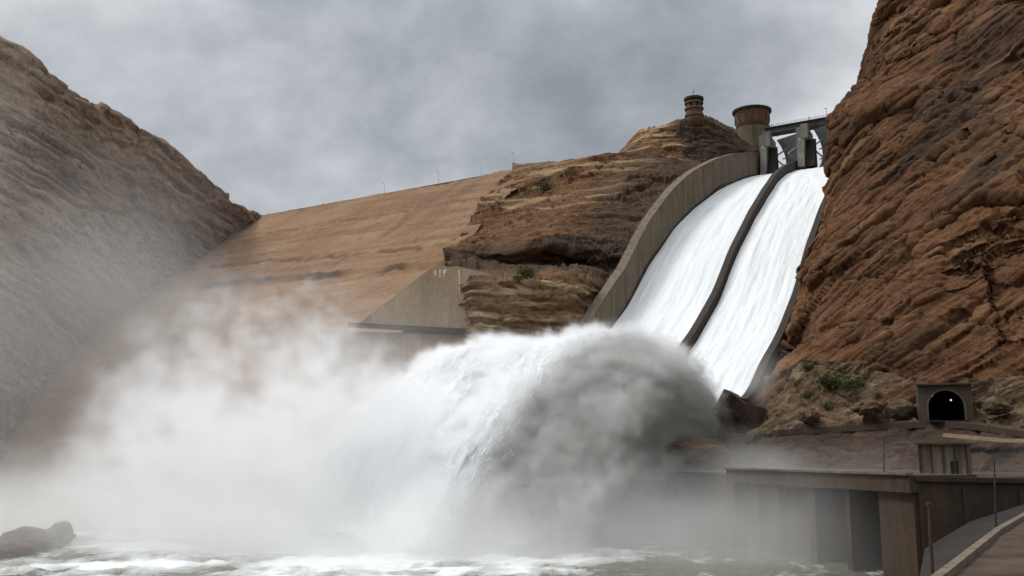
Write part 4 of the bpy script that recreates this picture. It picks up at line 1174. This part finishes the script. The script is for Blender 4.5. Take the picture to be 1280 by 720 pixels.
# finer grid round the two jets: white spray along their crests, falling curtain under the right one, shade painted into its grey
dx = .75
lo = (-42.0, 124.0, -1.0); shape = (int(106 / dx), int(120 / dx), int(48 / dx))
gx, gy, gz = [(lo[i] + dx * np.arange(shape[i])).astype(np.float32) for i in range(3)]
X, Y, Z = np.meshgrid(gx, gy, gz, indexing='ij')
n1 = fieldnoise(shape, dx, 25, 3.2, 21); n2 = fieldnoise(shape, dx, 6, 2.9, 22); n5 = fieldnoise(shape, dx, 2.5, 2.5, 23)
dens = np.zeros(shape, np.float32); shade_dens = dens
for k in (0, 1):
    T = -((X - JX[k][0]) * AX[0] + (Y - JX[k][1]) * AX[1]); L = (X - JX[k][0]) * LT[0] + (Y - JX[k][1]) * LT[1]
    z0 = jz(T, k) - jdrop(L, k); hw = jw(T)
    # threads of water fan out from the lip along the flight paths
    near = (np.abs(L) < hw + 5) & (T > -5) & (T < 114) & (Z < z0 + 7)
    fan = np.zeros(shape, np.float32); an = np.arctan2(Z - 6 + .004 * T * T, T + 14)
    q = np.stack([an[near] * 22, L[near] * .20, T[near] * .025 + k * 9], -1)
    fan[near] = fbm(q, 4, .6)
    inl = sstep(0, 4, hw + 2.2 * fan + .8 * n5 + 1.0 - np.abs(L)) * sstep(-4, 0, T) * (1 - sstep(100, 112, T))
    dz = Z - z0 - .55 * n2 - 1.3 * fan - .5 * n5
    core = np.exp(-np.where(dz > 0, dz / 1.3, dz / 3.2) ** 2) * .30 * np.clip(1 + .5 * fan + .2 * n5, .1, 2)
    dep = 2.5 + T * .55
    cur = np.where(dz < 0, np.exp(dz / (12 + T * .15)) * sstep(-dep * 1.25, -dep * .6, dz), 0) * .11 * np.clip(.9 + .7 * fan + .25 * n2, .05, 2.2)
    if k == 0:
        shade_dens = sstep(0, 5, hw + 3.6 * fan + .8 * n5 - np.abs(L)) * sstep(-3, 8, T) * (1 - sstep(86, 102, T)) * sstep(-.5, 2.5, -dz)
        shade_dens = shade_dens * np.clip(1.3 - np.abs(dz) / 60, .3, 1.25) * np.clip(.75 + 1.7 * fan + .05 * n2 + .30 * n5, .03, 3.0) * .15 * sstep(-6, 0, L - crest_edge(T) * hw * .86 + 3)
        shade_dens = shade_dens * sstep(-(9 + T * .8) * 1.3, -(9 + T * .8) * .7, dz)
        le = L - crest_edge(T) * hw * .86; core = core * (1 - .72 * sstep(-2, 4, le)); cur = cur * (1 - sstep(-4, 2, le))
    dens = dens + inl * (core + cur)
volume_object('jet_spray', grid_of(dens), lo, dx, WHITE)
volume_object('shaded_spray', grid_of(shade_dens), lo, dx, vol_mat('shaded_spray', (.49, .48, .44), .0))  # low albedo stands in for the shaded flank of the right jet

# thin drifting mist along the river and over the left flank
dx = 3.5
lo = (-230.0, 100.0, -1.0); shape = (int(330 / dx), int(330 / dx), int(125 / dx))
gx, gy, gz = [(lo[i] + dx * np.arange(shape[i])).astype(np.float32) for i in range(3)]
X, Y, Z = np.meshgrid(gx, gy, gz, indexing='ij')
n1 = fieldnoise(shape, dx, 50, 3.2, 7); n2 = fieldnoise(shape, dx, 18, 2.8, 8)
Hm = np.interp(X, [-230, -120, -60, -20, 10, 100], [105, 98, 72, 45, 20, 9]) + 10 * n1
d = sstep(0, 40, Hm - Z) * np.clip(.7 + .4 * n1 + .15 * n2, 0, 2) * .0023
d += sstep(0, 12, np.interp(X, [0, 20, 45], [13, 16, 19]) + 2.5 * n1 - Z) * np.clip(1 + .4 * n2, 0, 2) * np.interp(X, [-60, 0, 20, 44, 52], [.014, .018, .026, .030, .008]) * (1 - sstep(215, 260, Y)) * sstep(0, 25, Y - 108)
d *= sstep(-6, 20, Y - 112)
puff = np.exp(-(((X - 58) / 4) ** 2 + ((Y - 226) / 6) ** 2 + ((Z - 30) / 6) ** 2)) * .06
d *= sstep(0, 12, np.minimum(np.minimum(X - lo[0], gx[-1] - X), gy[-1] - Y)) * sstep(0, 10, gz[-1] - Z)
d *= 1 - .85 * sstep(165, 185, Y) * sstep(14, 26, X)
d += puff
volume_object('mist', np.where(d < .0002, 0, d).astype(np.float32), lo, dx, vol_mat('thin_mist', (.92, .91, .89), .15))

# ------------------------------------------------------------------ light and sky
SKY1 = (7.24, 5.7, 1.48)
SUN_EL, SUN_AZ = R(52), R(-75)                             # azimuth from +Y (view direction), negative to the left
sv = Vector((math.sin(SUN_AZ) * math.cos(SUN_EL), math.cos(SUN_AZ) * math.cos(SUN_EL), math.sin(SUN_EL)))
ld = bpy.data.lights.new('sun', 'SUN'); ld.energy = 2.1; ld.angle = R(14); ld.color = (1, .97, .92)
lo_ = bpy.data.objects.new('sun', ld); C.objects.link(lo_); lo_.rotation_euler = (-sv).to_track_quat('-Z', 'Y').to_euler(); lo_.location = (0, 0, 400)

w = bpy.data.worlds.new('World'); scene.world = w; w.use_nodes = True; t = w.node_tree; t.nodes.clear()
n_ = t.nodes.new; lk = t.links.new
sky = n_('ShaderNodeTexSky'); sky.sky_type = 'NISHITA'; sky.sun_disc = False; sky.sun_elevation = SUN_EL; sky.sun_rotation = SUN_AZ
b1 = n_('ShaderNodeBackground'); b1.inputs[1].default_value = .10; lk(sky.outputs[0], b1.inputs[0])
tc = n_('ShaderNodeTexCoord'); sep = n_('ShaderNodeSeparateXYZ'); lk(tc.outputs['Generated'], sep.inputs[0])
def math_(op, a, b=None):
    m = n_('ShaderNodeMath'); m.operation = op
    for v, i in ((a, 0), (b, 1)):
        if v is None: continue
        if hasattr(v, 'is_linked'): lk(v, m.inputs[i])
        else: m.inputs[i].default_value = v
    return m.outputs[0]
zz_ = math_('ADD', math_('MAXIMUM', sep.outputs[2], 0.0), .60)
cmb = n_('ShaderNodeCombineXYZ'); lk(math_('DIVIDE', sep.outputs[0], zz_), cmb.inputs[0]); lk(math_('DIVIDE', sep.outputs[1], zz_), cmb.inputs[1])
def nz(scale, det, ro, dist, off):
    mp = n_('ShaderNodeMapping'); mp.inputs['Location'].default_value = off; lk(cmb.outputs[0], mp.inputs[0])
    x = n_('ShaderNodeTexNoise'); x.inputs['Scale'].default_value = scale; x.inputs['Detail'].default_value = det; x.inputs['Roughness'].default_value = ro; x.inputs['Distortion'].default_value = dist
    lk(mp.outputs[0], x.inputs['Vector']); return x.outputs['Fac']
c1 = nz(1.5, 5, .5, .0, SKY1); c2 = nz(3.6, 10, .62, .0, (7.1, 3.3, 0))
cc = math_('ADD', math_('MULTIPLY', c1, .68), math_('MULTIPLY', c2, .32))
rp = n_('ShaderNodeValToRGB'); lk(cc, rp.inputs[0]); e = rp.color_ramp.elements
while len(e) < 4: e.new(.5)
for x, (p, col) in zip(e, ((.40, (.80, .815, .83)), (.47, (.55, .575, .605)), (.525, (.385, .41, .445)), (.575, (.285, .308, .34)))): x.position = p; x.color = (*col, 1)
mr = n_('ShaderNodeMapRange'); mr.inputs[1].default_value = .40; mr.inputs[2].default_value = 1.0; mr.inputs[3].default_value = 1.0; mr.inputs[4].default_value = 3.0; lk(sep.outputs[2], mr.inputs[0])
b2 = n_('ShaderNodeBackground'); lk(rp.outputs[0], b2.inputs[0]); lk(mr.outputs[0], b2.inputs[1])
mx = n_('ShaderNodeMixShader'); mx.inputs[0].default_value = .95; lk(b1.outputs[0], mx.inputs[1]); lk(b2.outputs[0], mx.inputs[2])
wo = n_('ShaderNodeOutputWorld'); lk(mx.outputs[0], wo.inputs[0])

scene.render.engine = 'CYCLES'
vs = scene.view_settings; vs.view_transform = 'Standard'; vs.look = 'None'; vs.gamma = 1; vs.exposure = 0; vs.use_curve_mapping = False
cy = scene.cycles
cy.use_denoising = True; cy.max_bounces = 14; cy.diffuse_bounces = 3; cy.glossy_bounces = 2; cy.transmission_bounces = 3; cy.volume_bounces = 9; cy.transparent_max_bounces = 12
cy.volume_step_rate = 3.0; cy.volume_max_steps = 256
cy.use_adaptive_sampling = True; cy.adaptive_threshold = .04
cy.caustics_reflective = False; cy.caustics_refractive = False
